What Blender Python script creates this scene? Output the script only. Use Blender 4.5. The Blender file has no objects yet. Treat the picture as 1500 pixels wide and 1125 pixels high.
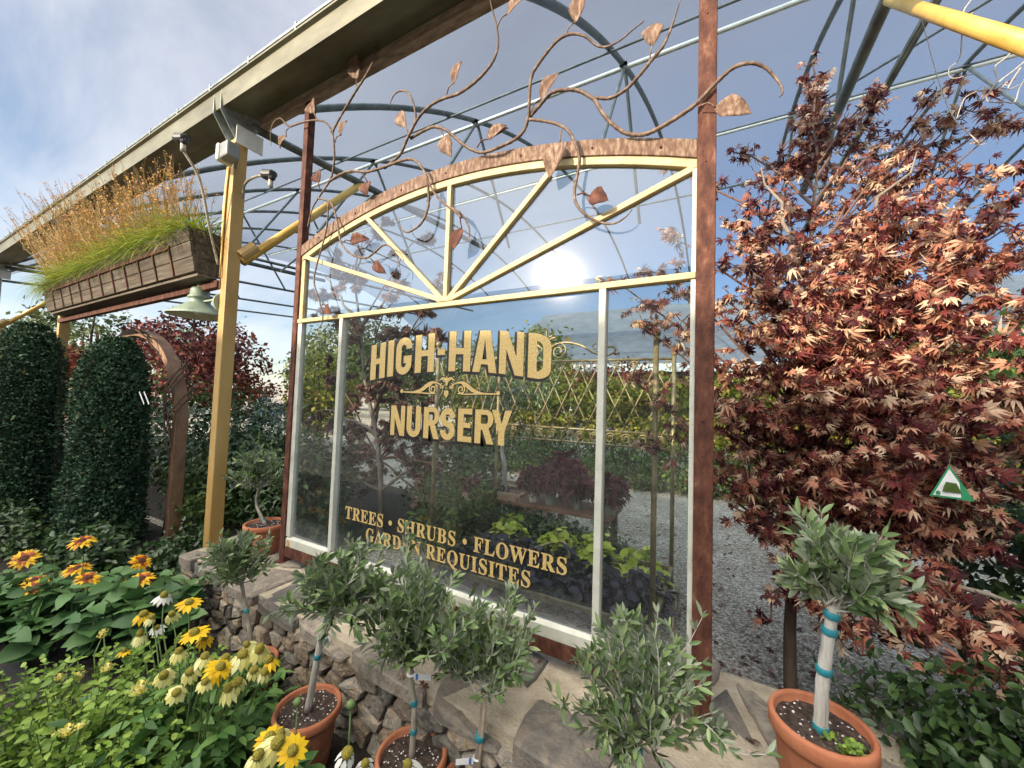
import bpy, math, random
import numpy as np
from mathutils import Vector, Matrix

random.seed(11)
rng = np.random.default_rng(11)
S = bpy.context.scene
COL = S.collection
rad = math.radians

# ------------------------------------------------------------------ camera
CAM = np.array([0.0, -1.56, 1.50])
FPX = 563.0
_y, _p, _r = np.radians([28.746, 2.567, 1.8705])
FWD = np.array([-np.sin(_y) * np.cos(_p), np.cos(_y) * np.cos(_p), np.sin(_p)])
_rt = np.array([np.cos(_y), np.sin(_y), 0.0])
_up = np.cross(_rt, FWD)
RGT = np.cos(_r) * _rt + np.sin(_r) * _up
UPV = -np.sin(_r) * _rt + np.cos(_r) * _up
cd = bpy.data.cameras.new('camera')
cam = bpy.data.objects.new('camera', cd)
COL.objects.link(cam)
cd.sensor_fit = 'HORIZONTAL'
cd.sensor_width = 36.0
cd.lens = FPX / 1500.0 * 36.0
cd.clip_start = 0.02
cd.clip_end = 2000
M = Matrix.Identity(4)
for i in range(3):
    M[i][0], M[i][1], M[i][2], M[i][3] = RGT[i], UPV[i], -FWD[i], CAM[i]
cam.matrix_world = M
S.camera = cam


def ray(px, py):
    return RGT * (px - 750.0) / FPX - UPV * (py - 562.5) / FPX + FWD


def at(px, py, Y):          # where the sight line of a photo point meets the upright plane at depth Y
    d = ray(px, py)
    return CAM + d * (Y - CAM[1]) / d[1]


def atz(px, py, Z):
    d = ray(px, py)
    return CAM + d * (Z - CAM[2]) / d[2]


def atx(px, py, X):
    d = ray(px, py)
    return CAM + d * (X - CAM[0]) / d[0]


# ------------------------------------------------------------------ light
SUNDIR = Vector((-0.357, -0.881, 0.312)).normalized()      # towards the sun
SUN_EL = math.asin(SUNDIR.z)
SUN_AZ = math.atan2(SUNDIR.x, SUNDIR.y)
w = bpy.data.worlds.new('World')
S.world = w
w.use_nodes = True
nt = w.node_tree
nt.nodes.clear()
N = nt.nodes.new
L = nt.links.new
out = N('ShaderNodeOutputWorld')
bg = N('ShaderNodeBackground')
sky = N('ShaderNodeTexSky')
sky.sky_type = 'NISHITA'
sky.sun_disc = False
sky.sun_elevation = SUN_EL
sky.sun_rotation = SUN_AZ
sky.air_density = 1.0
sky.dust_density = 0.6
sky.ozone_density = 1.6
tc = N('ShaderNodeTexCoord')
sep = N('ShaderNodeSeparateXYZ')
L(tc.outputs['Generated'], sep.inputs[0])
addz = N('ShaderNodeMath'); addz.operation = 'ADD'; addz.inputs[1].default_value = 0.16
L(sep.outputs['Z'], addz.inputs[0])
mx = N('ShaderNodeMath'); mx.operation = 'MAXIMUM'; mx.inputs[1].default_value = 0.05
L(addz.outputs[0], mx.inputs[0])
dx = N('ShaderNodeMath'); dx.operation = 'DIVIDE'
dy = N('ShaderNodeMath'); dy.operation = 'DIVIDE'
L(sep.outputs['X'], dx.inputs[0]); L(mx.outputs[0], dx.inputs[1])
L(sep.outputs['Y'], dy.inputs[0]); L(mx.outputs[0], dy.inputs[1])
cmb = N('ShaderNodeCombineXYZ')
L(dx.outputs[0], cmb.inputs[0]); L(dy.outputs[0], cmb.inputs[1])
mp = N('ShaderNodeMapping')
mp.inputs['Rotation'].default_value = (0, 0, rad(24))
mp.inputs['Scale'].default_value = (0.75, 1.9, 1)
L(cmb.outputs[0], mp.inputs[0])
no = N('ShaderNodeTexNoise')
no.inputs['Scale'].default_value = 1.25
no.inputs['Detail'].default_value = 9
no.inputs['Roughness'].default_value = 0.58
no.inputs['Distortion'].default_value = 0.35
L(mp.outputs[0], no.inputs['Vector'])
cr = N('ShaderNodeValToRGB')
cr.color_ramp.elements[0].position = 0.27
cr.color_ramp.elements[0].color = (0.0, 0.0, 0.0, 1)
cr.color_ramp.elements[1].position = 0.74
cr.color_ramp.elements[1].color = (0.75, 0.75, 0.75, 1)
L(no.outputs['Fac'], cr.inputs[0])
cl = N('ShaderNodeMix'); cl.data_type = 'RGBA'
cl.inputs['B'].default_value = (5.5, 5.4, 5.6, 1)
ds = N('ShaderNodeVectorMath'); ds.operation = 'DOT_PRODUCT'
ds.inputs[1].default_value = tuple(SUNDIR)
L(tc.outputs['Generated'], ds.inputs[0])
hz_ = N('ShaderNodeMapRange'); hz_.inputs['From Min'].default_value = 0.45; hz_.inputs['From Max'].default_value = 0.9
hz_.inputs['To Min'].default_value = 0.0; hz_.inputs['To Max'].default_value = 0.4
L(ds.outputs['Value'], hz_.inputs['Value'])
mxf = N('ShaderNodeMath'); mxf.operation = 'MAXIMUM'
bk = N('ShaderNodeMapRange'); bk.interpolation_type = 'SMOOTHSTEP'
bk.inputs['From Min'].default_value = -0.75; bk.inputs['From Max'].default_value = 0.15
bk.inputs['To Min'].default_value = 1.0; bk.inputs['To Max'].default_value = 0.12
L(sep.outputs['X'], bk.inputs['Value'])
bm_ = N('ShaderNodeMath'); bm_.operation = 'MULTIPLY'
L(cr.outputs[0], bm_.inputs[0]); L(bk.outputs[0], bm_.inputs[1])
L(bm_.outputs[0], mxf.inputs[0]); L(hz_.outputs[0], mxf.inputs[1])
L(mxf.outputs[0], cl.inputs['Factor'])
L(sky.outputs[0], cl.inputs['A'])
dt = N('ShaderNodeVectorMath'); dt.operation = 'DOT_PRODUCT'
dt.inputs[1].default_value = tuple(SUNDIR)
L(tc.outputs['Generated'], dt.inputs[0])
gm_ = N('ShaderNodeMapRange'); gm_.interpolation_type = 'SMOOTHSTEP'
gm_.inputs['From Min'].default_value = 0.5; gm_.inputs['From Max'].default_value = 0.97
gm_.inputs['To Min'].default_value = 0.80; gm_.inputs['To Max'].default_value = 2.3
L(dt.outputs['Value'], gm_.inputs['Value'])
sc_ = N('ShaderNodeVectorMath'); sc_.operation = 'SCALE'
L(cl.outputs['Result'], sc_.inputs[0]); L(gm_.outputs[0], sc_.inputs['Scale'])
# added bright lobe in the unseen sky behind the viewer, to fill the shade
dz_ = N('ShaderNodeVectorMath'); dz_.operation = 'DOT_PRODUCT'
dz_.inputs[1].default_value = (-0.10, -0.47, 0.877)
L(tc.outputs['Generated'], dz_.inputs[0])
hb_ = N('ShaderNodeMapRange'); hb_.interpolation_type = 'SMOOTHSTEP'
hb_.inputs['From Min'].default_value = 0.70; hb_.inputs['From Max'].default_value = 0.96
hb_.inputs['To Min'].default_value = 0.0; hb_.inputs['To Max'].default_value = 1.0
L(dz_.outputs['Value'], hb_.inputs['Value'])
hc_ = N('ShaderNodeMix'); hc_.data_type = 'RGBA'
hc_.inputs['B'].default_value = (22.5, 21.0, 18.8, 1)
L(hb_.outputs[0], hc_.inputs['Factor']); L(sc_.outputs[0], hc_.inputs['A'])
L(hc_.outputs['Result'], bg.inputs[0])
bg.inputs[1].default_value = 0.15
L(bg.outputs[0], out.inputs[0])

sd = bpy.data.lights.new('sun', 'SUN')
sun = bpy.data.objects.new('sun', sd)
COL.objects.link(sun)
sd.energy = 4.4
sd.angle = rad(0.53)
sd.color = (1.0, 0.84, 0.64)
sun.rotation_euler = SUNDIR.to_track_quat('Z', 'Y').to_euler()
S.view_settings.view_transform = 'Standard'
S.view_settings.look = 'None'
S.view_settings.gamma = 1
S.view_settings.exposure = 0.82
S.cycles.transparent_max_bounces = 24
S.cycles.max_bounces = 8
S.cycles.diffuse_bounces = 3
S.cycles.glossy_bounces = 3
S.cycles.sample_clamp_indirect = 4.0

# ------------------------------------------------------------------ materials
def newmat(name):
    m = bpy.data.materials.new(name)
    m.use_nodes = True
    m.node_tree.nodes.clear()
    n = m.node_tree.nodes.new
    o = n('ShaderNodeOutputMaterial')
    return m, n, m.node_tree.links.new, o


def ramp(n, cols):
    r = n('ShaderNodeValToRGB')
    e = r.color_ramp.elements
    while len(e) < len(cols):
        e.new(0.5)
    for k, c in enumerate(cols):
        pos, rgb = c if isinstance(c[0], (int, float)) and len(c) == 2 else (k / max(1, len(cols) - 1), c)
        e[k].position = pos
        e[k].color = (*rgb, 1)
    return r


def surf(name, cols, scale=8.0, rough=0.6, metal=0.0, bump=0.3, detail=8, stretch=(1, 1, 1), bscale=None, island=0.0, spec=0.5, distort=0.0):
    """noise-mottled surface: colour ramp over noise, fine bump, optional per-piece shift"""
    m, n, l, o = newmat(name)
    p = n('ShaderNodeBsdfPrincipled')
    t = n('ShaderNodeTexCoord')
    mpg = n('ShaderNodeMapping')
    mpg.inputs['Scale'].default_value = stretch
    l(t.outputs['Object'], mpg.inputs[0])
    x = n('ShaderNodeTexNoise')
    x.inputs['Scale'].default_value = scale
    x.inputs['Detail'].default_value = detail
    x.inputs['Roughness'].default_value = 0.65
    x.inputs['Distortion'].default_value = distort
    l(mpg.outputs[0], x.inputs['Vector'])
    r = ramp(n, cols)
    if island > 0:
        g = n('ShaderNodeNewGeometry')
        mul = n('ShaderNodeMath'); mul.operation = 'MULTIPLY_ADD'
        mul.inputs[1].default_value = island
        mul.inputs[2].default_value = -island / 2
        l(g.outputs['Random Per Island'], mul.inputs[0])
        ad = n('ShaderNodeMath'); ad.operation = 'ADD'; ad.use_clamp = True
        l(mul.outputs[0], ad.inputs[0]); l(x.outputs['Fac'], ad.inputs[1])
        l(ad.outputs[0], r.inputs[0])
    else:
        l(x.outputs['Fac'], r.inputs[0])
    l(r.outputs[0], p.inputs['Base Color'])
    p.inputs['Roughness'].default_value = rough
    p.inputs['Metallic'].default_value = metal
    p.inputs['Specular IOR Level'].default_value = spec
    if bump > 0:
        b = n('ShaderNodeTexNoise')
        b.inputs['Scale'].default_value = bscale or scale * 4
        b.inputs['Detail'].default_value = 8
        l(mpg.outputs[0], b.inputs['Vector'])
        bp = n('ShaderNodeBump')
        bp.inputs['Strength'].default_value = bump
        bp.inputs['Distance'].default_value = 0.01
        l(b.outputs['Fac'], bp.inputs['Height'])
        l(bp.outputs[0], p.inputs['Normal'])
    l(p.outputs[0], o.inputs[0])
    return m


def leafmat(name, cols, trans=0.3, rough=0.5, back=None, spec=0.35):
    """leaf: each leaf takes its own colour from the ramp; some light passes through"""
    m, n, l, o = newmat(name)
    g = n('ShaderNodeNewGeometry')
    r = ramp(n, cols)
    l(g.outputs['Random Per Island'], r.inputs[0])
    c = r.outputs[0]
    if back:
        mixc = n('ShaderNodeMix'); mixc.data_type = 'RGBA'
        l(g.outputs['Backfacing'], mixc.inputs['Factor'])
        l(c, mixc.inputs['A'])
        mixc.inputs['B'].default_value = (*back, 1)
        c = mixc.outputs['Result']
    p = n('ShaderNodeBsdfPrincipled')
    p.inputs['Roughness'].default_value = rough
    p.inputs['Specular IOR Level'].default_value = spec
    l(c, p.inputs['Base Color'])
    if trans > 0:
        tr = n('ShaderNodeBsdfTranslucent')
        l(c, tr.inputs['Color'])
        ms = n('ShaderNodeMixShader')
        ms.inputs[0].default_value = trans
        l(p.outputs[0], ms.inputs[1]); l(tr.outputs[0], ms.inputs[2])
        l(ms.outputs[0], o.inputs[0])
    else:
        l(p.outputs[0], o.inputs[0])
    return m


RUST = surf('rusted_steel', [(0.25, (0.028, 0.011, 0.009)), (0.43, (0.068, 0.025, 0.017)), (0.57, (0.12, 0.046, 0.028)), (0.70, (0.21, 0.115, 0.075)), (0.84, (0.36, 0.26, 0.19))],
            scale=26, rough=0.75, bump=0.35, stretch=(1, 1, 0.45), bscale=160, spec=0.25)
RUST_PALE = surf('rusted_steel_pale', [(0.25, (0.075, 0.04, 0.026)), (0.46, (0.145, 0.084, 0.056)), (0.58, (0.25, 0.17, 0.118)), (0.72, (0.40, 0.31, 0.235))],
                 scale=55, rough=0.7, bump=0.4, bscale=160, stretch=(1, 1, 0.35), spec=0.25)
VINE = surf('forged_steel_vine', [(0.25, (0.05, 0.03, 0.021)), (0.5, (0.13, 0.083, 0.057)), (0.75, (0.30, 0.225, 0.165))], scale=40, rough=0.6, bump=0.5, bscale=120, spec=0.4, metal=0.15)
BEAM = surf('brown_steel_beam', [(0.3, (0.13, 0.085, 0.06)), (0.55, (0.30, 0.22, 0.16)), (0.75, (0.46, 0.37, 0.28))], scale=30, rough=0.6, bump=0.25, bscale=150, stretch=(0.3, 1, 1))
YPAINT = surf('mustard_paint', [(0.25, (0.29, 0.17, 0.045)), (0.5, (0.42, 0.265, 0.085)), (0.8, (0.50, 0.345, 0.13))], scale=5, rough=0.5, bump=0.12, bscale=90, stretch=(1, 1, 0.3))
YPIPE = surf('yellow_pipe_paint', [(0.3, (0.50, 0.30, 0.05)), (0.55, (0.66, 0.42, 0.10)), (0.8, (0.70, 0.52, 0.2))], scale=7, rough=0.45, bump=0.1, bscale=70)
WHITEP = surf('old_white_paint', [(0.2, (0.22, 0.22, 0.17)), (0.40, (0.45, 0.455, 0.385)), (0.7, (0.58, 0.585, 0.51))], scale=9, rough=0.5, bump=0.18, bscale=120, stretch=(1, 1, 1))
CREAMP = surf('cream_yellow_paint', [(0.22, (0.20, 0.145, 0.07)), (0.40, (0.39, 0.305, 0.145)), (0.75, (0.49, 0.41, 0.225))], scale=14, rough=0.5, bump=0.25, bscale=90)
GALV = surf('galvanised_steel', [(0.3, (0.20, 0.22, 0.21)), (0.5, (0.32, 0.35, 0.33)), (0.7, (0.45, 0.48, 0.46))], scale=22, rough=0.42, metal=0.55, bump=0.05)
GUTTER = surf('weathered_gutter', [(0.3, (0.075, 0.07, 0.04)), (0.5, (0.135, 0.128, 0.078)), (0.75, (0.22, 0.22, 0.155))], scale=6, rough=0.5, metal=0.25, bump=0.1, stretch=(0.3, 1, 1))
PIPE = surf('grey_steel_pipe', [(0.3, (0.06, 0.07, 0.068)), (0.55, (0.12, 0.138, 0.132)), (0.8, (0.22, 0.245, 0.23))], scale=10, rough=0.5, metal=0.1, bump=0.05)
PIPEW = surf('pale_steel_pipe', [(0.3, (0.42, 0.44, 0.40)), (0.7, (0.62, 0.64, 0.58))], scale=10, rough=0.4, metal=0.2, bump=0.05)
OLDWOOD = surf('grey_weathered_wood', [(0.2, (0.04, 0.031, 0.022)), (0.45, (0.11, 0.09, 0.068)), (0.65, (0.19, 0.165, 0.13)), (0.85, (0.28, 0.25, 0.205))], scale=6, rough=0.85, bump=0.5, stretch=(0.25, 5, 5), bscale=14, island=0.3, spec=0.2)
NEWWOOD = surf('pale_timber', [(0.25, (0.24, 0.17, 0.11)), (0.6, (0.42, 0.33, 0.23)), (0.85, (0.5, 0.42, 0.32))], scale=6, rough=0.75, bump=0.3, stretch=(0.3, 3, 3), island=0.2)
ARCHWOOD = surf('arch_timber', [(0.25, (0.13, 0.06, 0.034)), (0.5, (0.25, 0.135, 0.075)), (0.8, (0.37, 0.235, 0.14))], scale=6, rough=0.6, bump=0.2, stretch=(2, 2, 1), island=0.1)
TERRA = surf('terracotta', [(0.22, (0.20, 0.06, 0.03)), (0.42, (0.36, 0.125, 0.06)), (0.58, (0.43, 0.17, 0.09)), (0.70, (0.50, 0.27, 0.17)), (0.82, (0.56, 0.40, 0.30))], scale=5, distort=.8, rough=0.75, bump=0.12, bscale=60, spec=0.25)
STONE = surf('fieldstone', [(0.10, (0.085, 0.08, 0.073)), (0.28, (0.20, 0.18, 0.15)), (0.42, (0.17, 0.13, 0.095)), (0.56, (0.34, 0.27, 0.185)), (0.70, (0.27, 0.255, 0.225)), (0.84, (0.45, 0.37, 0.265)), (0.95, (0.37, 0.255, 0.16))],
             scale=16, rough=0.9, bump=1.0, bscale=70, island=0.75, spec=0.2, distort=0.6)
FLAG = surf('flagstone', [(0.10, (0.10, 0.095, 0.088)), (0.3, (0.17, 0.155, 0.135)), (0.46, (0.26, 0.22, 0.17)), (0.62, (0.18, 0.155, 0.135)), (0.78, (0.32, 0.28, 0.22)), (0.92, (0.22, 0.215, 0.2))],
            scale=11, rough=0.9, bump=0.8, bscale=70, island=0.6, spec=0.2, distort=0.8)
MORTAR = surf('sandy_mortar', [(0.25, (0.30, 0.25, 0.18)), (0.55, (0.46, 0.395, 0.30)), (0.8, (0.56, 0.49, 0.39))], scale=14, rough=0.95, bump=0.8, bscale=90, spec=0.15)
MORTARD = surf('dark_wall_core', [(0.3, (0.045, 0.04, 0.035)), (0.6, (0.11, 0.10, 0.085)), (0.8, (0.17, 0.15, 0.13))], scale=14, rough=0.95, bump=0.8, bscale=60, spec=0.15)
BARK = surf('brown_bark', [(0.3, (0.06, 0.042, 0.032)), (0.6, (0.16, 0.115, 0.085)), (0.8, (0.25, 0.19, 0.15))], scale=14, rough=0.9, bump=0.7, stretch=(1, 1, 0.25), spec=0.2)
GREYBARK = surf('grey_bark', [(0.3, (0.13, 0.105, 0.085)), (0.55, (0.27, 0.23, 0.19)), (0.8, (0.40, 0.36, 0.31))], scale=12, rough=0.9, bump=0.6, stretch=(1, 1, 0.25), spec=0.2)
OLIVEBARK = surf('olive_bark', [(0.3, (0.16, 0.135, 0.10)), (0.55, (0.32, 0.29, 0.23)), (0.8, (0.50, 0.47, 0.40))], scale=30, rough=0.85, bump=0.6, stretch=(1, 1, 0.2), spec=0.25)
PALEBARK = surf('pale_olive_bark', [(0.3, (0.30, 0.28, 0.24)), (0.55, (0.48, 0.46, 0.41)), (0.8, (0.64, 0.62, 0.57))], scale=26, rough=0.85, bump=0.8, stretch=(1, 1, 0.15), spec=0.25)
GRAVEL = None
BRONZE = surf('old_bronze_paint', [(0.3, (0.16, 0.125, 0.06)), (0.6, (0.36, 0.29, 0.16)), (0.85, (0.48, 0.41, 0.26))], scale=18, rough=0.45, metal=0.35, bump=0.15)
LAMPG = surf('verdigris_enamel', [(0.25, (0.13, 0.17, 0.125)), (0.5, (0.22, 0.28, 0.21)), (0.8, (0.36, 0.42, 0.33))], scale=9, rough=0.45, metal=0.2, bump=0.15)
BLACKP = surf('black_plastic', [(0.3, (0.012, 0.012, 0.012)), (0.7, (0.03, 0.03, 0.032))], scale=9, rough=0.5, bump=0.1)
GREYPL = surf('grey_housing', [(0.3, (0.16, 0.17, 0.17)), (0.7, (0.24, 0.25, 0.25))], scale=9, rough=0.5, bump=0.1)
CREAMPL = surf('cream_plastic', [(0.3, (0.55, 0.52, 0.40)), (0.7, (0.66, 0.63, 0.50))], scale=6, rough=0.4, bump=0.05)
TIE = surf('teal_plant_tape', [(0.3, (0.01, 0.15, 0.19)), (0.7, (0.03, 0.24, 0.29))], scale=20, rough=0.4, bump=0.1)
TAGW = surf('white_paper', [(0.3, (0.68, 0.69, 0.70)), (0.7, (0.8, 0.8, 0.8))], scale=20, rough=0.6, bump=0.0)
TAGBLUE = surf('blue_print', [(0.3, (0.05, 0.14, 0.42)), (0.7, (0.07, 0.18, 0.5))], scale=20, rough=0.5, bump=0.0)
TAGGREEN = surf('green_print', [(0.3, (0.02, 0.22, 0.09)), (0.7, (0.03, 0.28, 0.12))], scale=20, rough=0.4, bump=0.0)
PLATE = surf('white_gusset_paint', [(0.3, (0.6, 0.58, 0.52)), (0.7, (0.75, 0.74, 0.68))], scale=16, rough=0.5, bump=0.1)
GOLD = surf('gold_leaf', [(0.30, (0.34, 0.22, 0.065)), (0.5, (0.54, 0.385, 0.14)), (0.68, (0.74, 0.585, 0.27))], scale=150, rough=0.5, metal=0.1, bump=0.25, bscale=260, spec=0.5)
INK = surf('black_sign_ink', [(0.3, (0.008, 0.007, 0.006)), (0.7, (0.02, 0.017, 0.015))], scale=30, rough=0.5, bump=0)
ROOFG = surf('grey_sheet_roof', [(0.3, (0.12, 0.13, 0.14)), (0.7, (0.2, 0.215, 0.225))], scale=2, rough=0.6, bump=0.1)
WALLW = surf('dark_board_wall', [(0.3, (0.045, 0.04, 0.032)), (0.7, (0.075, 0.065, 0.05))], scale=3, rough=0.7, bump=0.1)

# soil with white perlite specks
m, n, l, o = newmat('potting_soil')
t = n('ShaderNodeTexCoord')
x = n('ShaderNodeTexNoise'); x.inputs['Scale'].default_value = 60; x.inputs['Detail'].default_value = 6
l(t.outputs['Object'], x.inputs['Vector'])
r = ramp(n, [(0.35, (0.018, 0.011, 0.008)), (0.6, (0.06, 0.04, 0.03)), (0.7, (0.10, 0.07, 0.055))])
l(x.outputs['Fac'], r.inputs[0])
vo = n('ShaderNodeTexVoronoi'); vo.inputs['Scale'].default_value = 95
l(t.outputs['Object'], vo.inputs['Vector'])
gt = n('ShaderNodeMath'); gt.operation = 'LESS_THAN'; gt.inputs[1].default_value = 0.30
l(vo.outputs['Distance'], gt.inputs[0])
sc = n('ShaderNodeSeparateColor'); l(vo.outputs['Color'], sc.inputs[0])
g2 = n('ShaderNodeMath'); g2.operation = 'GREATER_THAN'; g2.inputs[1].default_value = 0.62
l(sc.outputs[0], g2.inputs[0])
ml = n('ShaderNodeMath'); ml.operation = 'MULTIPLY'
l(gt.outputs[0], ml.inputs[0]); l(g2.outputs[0], ml.inputs[1])
mi = n('ShaderNodeMix'); mi.data_type = 'RGBA'
l(ml.outputs[0], mi.inputs['Factor']); l(r.outputs[0], mi.inputs['A']); mi.inputs['B'].default_value = (0.62, 0.60, 0.57, 1)
p = n('ShaderNodeBsdfPrincipled'); p.inputs['Roughness'].default_value = 0.9
l(mi.outputs['Result'], p.inputs['Base Color'])
bp = n('ShaderNodeBump'); bp.inputs['Strength'].default_value = 0.9; bp.inputs['Distance'].default_value = 0.01
l(x.outputs['Fac'], bp.inputs['Height']); l(bp.outputs[0], p.inputs['Normal'])
l(p.outputs[0], o.inputs[0])
SOIL = m

# gravel / ground : stony near, mulch under the bed
m, n, l, o = newmat('pea_gravel')
t = n('ShaderNodeTexCoord')
vo = n('ShaderNodeTexVoronoi'); vo.inputs['Scale'].default_value = 70
l(t.outputs['Object'], vo.inputs['Vector'])
sc = n('ShaderNodeSeparateColor'); l(vo.outputs['Color'], sc.inputs[0])
r = ramp(n, [(0.0, (0.14, 0.122, 0.098)), (0.4, (0.33, 0.295, 0.24)), (0.75, (0.50, 0.455, 0.38)), (1.0, (0.72, 0.68, 0.59))])
l(sc.outputs[0], r.inputs[0])
x = n('ShaderNodeTexNoise'); x.inputs['Scale'].default_value = 1.3; x.inputs['Detail'].default_value = 6
l(t.outputs['Object'], x.inputs['Vector'])
r2 = ramp(n, [(0.35, (0.62, 0.6, 0.56)), (0.65, (1, 1, 1))])
l(x.outputs['Fac'], r2.inputs[0])
mi = n('ShaderNodeMix'); mi.data_type = 'RGBA'; mi.blend_type = 'MULTIPLY'; mi.inputs['Factor'].default_value = 1
l(r.outputs[0], mi.inputs['A']); l(r2.outputs[0], mi.inputs['B'])
p = n('ShaderNodeBsdfPrincipled'); p.inputs['Roughness'].default_value = 0.9
l(mi.outputs['Result'], p.inputs['Base Color'])
bp = n('ShaderNodeBump'); bp.inputs['Strength'].default_value = 1.0; bp.inputs['Distance'].default_value = 0.012; bp.invert = True
l(vo.outputs['Distance'], bp.inputs['Height']); l(bp.outputs[0], p.inputs['Normal'])
l(p.outputs[0], o.inputs[0])
GRAVEL = m
MULCH = surf('dark_mulch', [(0.3, (0.008, 0.006, 0.005)), (0.55, (0.024, 0.018, 0.013)), (0.75, (0.07, 0.052, 0.038))], scale=30, rough=0.95, bump=1.0, bscale=70)

# window glass: thin pane, see-through with mirror reflection, a film of dust that the sun lights
m, n, l, o = newmat('old_window_glass')
fr = n('ShaderNodeFresnel'); fr.inputs['IOR'].default_value = 1.62
trn = n('ShaderNodeBsdfTransparent'); trn.inputs['Color'].default_value = (0.86, 0.91, 0.89, 1)
gl = n('ShaderNodeBsdfGlossy'); gl.inputs['Roughness'].default_value = 0.0
g3 = n('ShaderNodeBsdfGlossy'); g3.inputs['Roughness'].default_value = 0.10
mg = n('ShaderNodeMixShader'); mg.inputs[0].default_value = 0.16
l(gl.outputs[0], mg.inputs[1]); l(g3.outputs[0], mg.inputs[2])
m1 = n('ShaderNodeMixShader')
frm = n('ShaderNodeMath'); frm.operation = 'MULTIPLY'; frm.inputs[1].default_value = 1.15; frm.use_clamp = True
l(fr.outputs[0], frm.inputs[0])
l(frm.outputs[0], m1.inputs[0]); l(trn.outputs[0], m1.inputs[1]); l(mg.outputs[0], m1.inputs[2])
df = n('ShaderNodeBsdfDiffuse'); df.inputs['Color'].default_value = (0.72, 0.74, 0.74, 1)
t = n('ShaderNodeTexCoord')
x = n('ShaderNodeTexNoise'); x.inputs['Scale'].default_value = 5; x.inputs['Detail'].default_value = 10; x.inputs['Roughness'].default_value = 0.75
l(t.outputs['Object'], x.inputs['Vector'])
vo = n('ShaderNodeTexVoronoi'); vo.inputs['Scale'].default_value = 60
l(t.outputs['Object'], vo.inputs['Vector'])
spk = n('ShaderNodeMath'); spk.operation = 'LESS_THAN'; spk.inputs[1].default_value = 0.06
l(vo.outputs['Distance'], spk.inputs[0])
sps = n('ShaderNodeMath'); sps.operation = 'MULTIPLY'; sps.inputs[1].default_value = 0.05
l(spk.outputs[0], sps.inputs[0])
sx = n('ShaderNodeSeparateXYZ'); l(t.outputs['Object'], sx.inputs[0])
mr = n('ShaderNodeMapRange'); mr.inputs['From Min'].default_value = 0.53; mr.inputs['From Max'].default_value = 0.70
mr.inputs['To Min'].default_value = 0.11; mr.inputs['To Max'].default_value = 0.0
l(sx.outputs['Z'], mr.inputs['Value'])
mr2 = n('ShaderNodeMapRange'); mr2.inputs['From Min'].default_value = 0.3; mr2.inputs['From Max'].default_value = 0.75
mr2.inputs['To Min'].default_value = 0.004; mr2.inputs['To Max'].default_value = 0.028
l(x.outputs['Fac'], mr2.inputs['Value'])
a1 = n('ShaderNodeMath'); a1.operation = 'ADD'; l(mr2.outputs[0], a1.inputs[0]); l(sps.outputs[0], a1.inputs[1])
mm = n('ShaderNodeMath'); mm.operation = 'MULTIPLY'; l(mr.outputs[0], mm.inputs[0]); l(x.outputs['Fac'], mm.inputs[1])
mm2 = n('ShaderNodeMath'); mm2.operation = 'MULTIPLY_ADD'; mm2.inputs[1].default_value = 2.0; mm2.use_clamp = True
l(mm.outputs[0], mm2.inputs[0]); l(a1.outputs[0], mm2.inputs[2])
m2 = n('ShaderNodeMixShader')
l(mm2.outputs[0], m2.inputs[0]); l(m1.outputs[0], m2.inputs[1]); l(df.outputs[0], m2.inputs[2])
l(m2.outputs[0], o.inputs[0])
GLASS = m

# shade cloth: woven, part open, part lit through
m, n, l, o = newmat('shade_cloth')
lw = n('ShaderNodeLayerWeight'); lw.inputs['Blend'].default_value = 0.35
mr = n('ShaderNodeMapRange'); mr.inputs['From Min'].default_value = 0.0; mr.inputs['From Max'].default_value = 1.0
mr.inputs['To Min'].default_value = 0.16; mr.inputs['To Max'].default_value = 0.80
l(lw.outputs['Facing'], mr.inputs['Value'])
t = n('ShaderNodeTexCoord')
mpg = n('ShaderNodeMapping'); mpg.inputs['Rotation'].default_value = (0, 0, rad(30)); mpg.inputs['Scale'].default_value = (1, 9, 9)
l(t.outputs['Object'], mpg.inputs[0])
x = n('ShaderNodeTexNoise'); x.inputs['Scale'].default_value = 1.6; x.inputs['Detail'].default_value = 8; x.inputs['Roughness'].default_value = 0.7
l(mpg.outputs[0], x.inputs['Vector'])
mu = n('ShaderNodeMath'); mu.operation = 'MULTIPLY_ADD'; mu.inputs[1].default_value = 0.16; mu.inputs[2].default_value = -0.08
l(x.outputs['Fac'], mu.inputs[0])
ad = n('ShaderNodeMath'); ad.operation = 'ADD'; ad.use_clamp = True
l(mu.outputs[0], ad.inputs[0]); l(mr.outputs[0], ad.inputs[1])
trn = n('ShaderNodeBsdfTransparent'); trn.inputs['Color'].default_value = (0.66, 0.80, 0.97, 1)
dfu = n('ShaderNodeBsdfDiffuse'); dfu.inputs['Color'].default_value = (0.09, 0.095, 0.10, 1)
tru = n('ShaderNodeBsdfTranslucent'); tru.inputs['Color'].default_value = (0.17, 0.185, 0.21, 1)
ms = n('ShaderNodeMixShader'); ms.inputs[0].default_value = 0.6
l(dfu.outputs[0], ms.inputs[1]); l(tru.outputs[0], ms.inputs[2])
m3 = n('ShaderNodeMixShader')
l(ad.outputs[0], m3.inputs[0]); l(trn.outputs[0], m3.inputs[1]); l(ms.outputs[0], m3.inputs[2])
l(m3.outputs[0], o.inputs[0])
CLOTH = m

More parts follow.
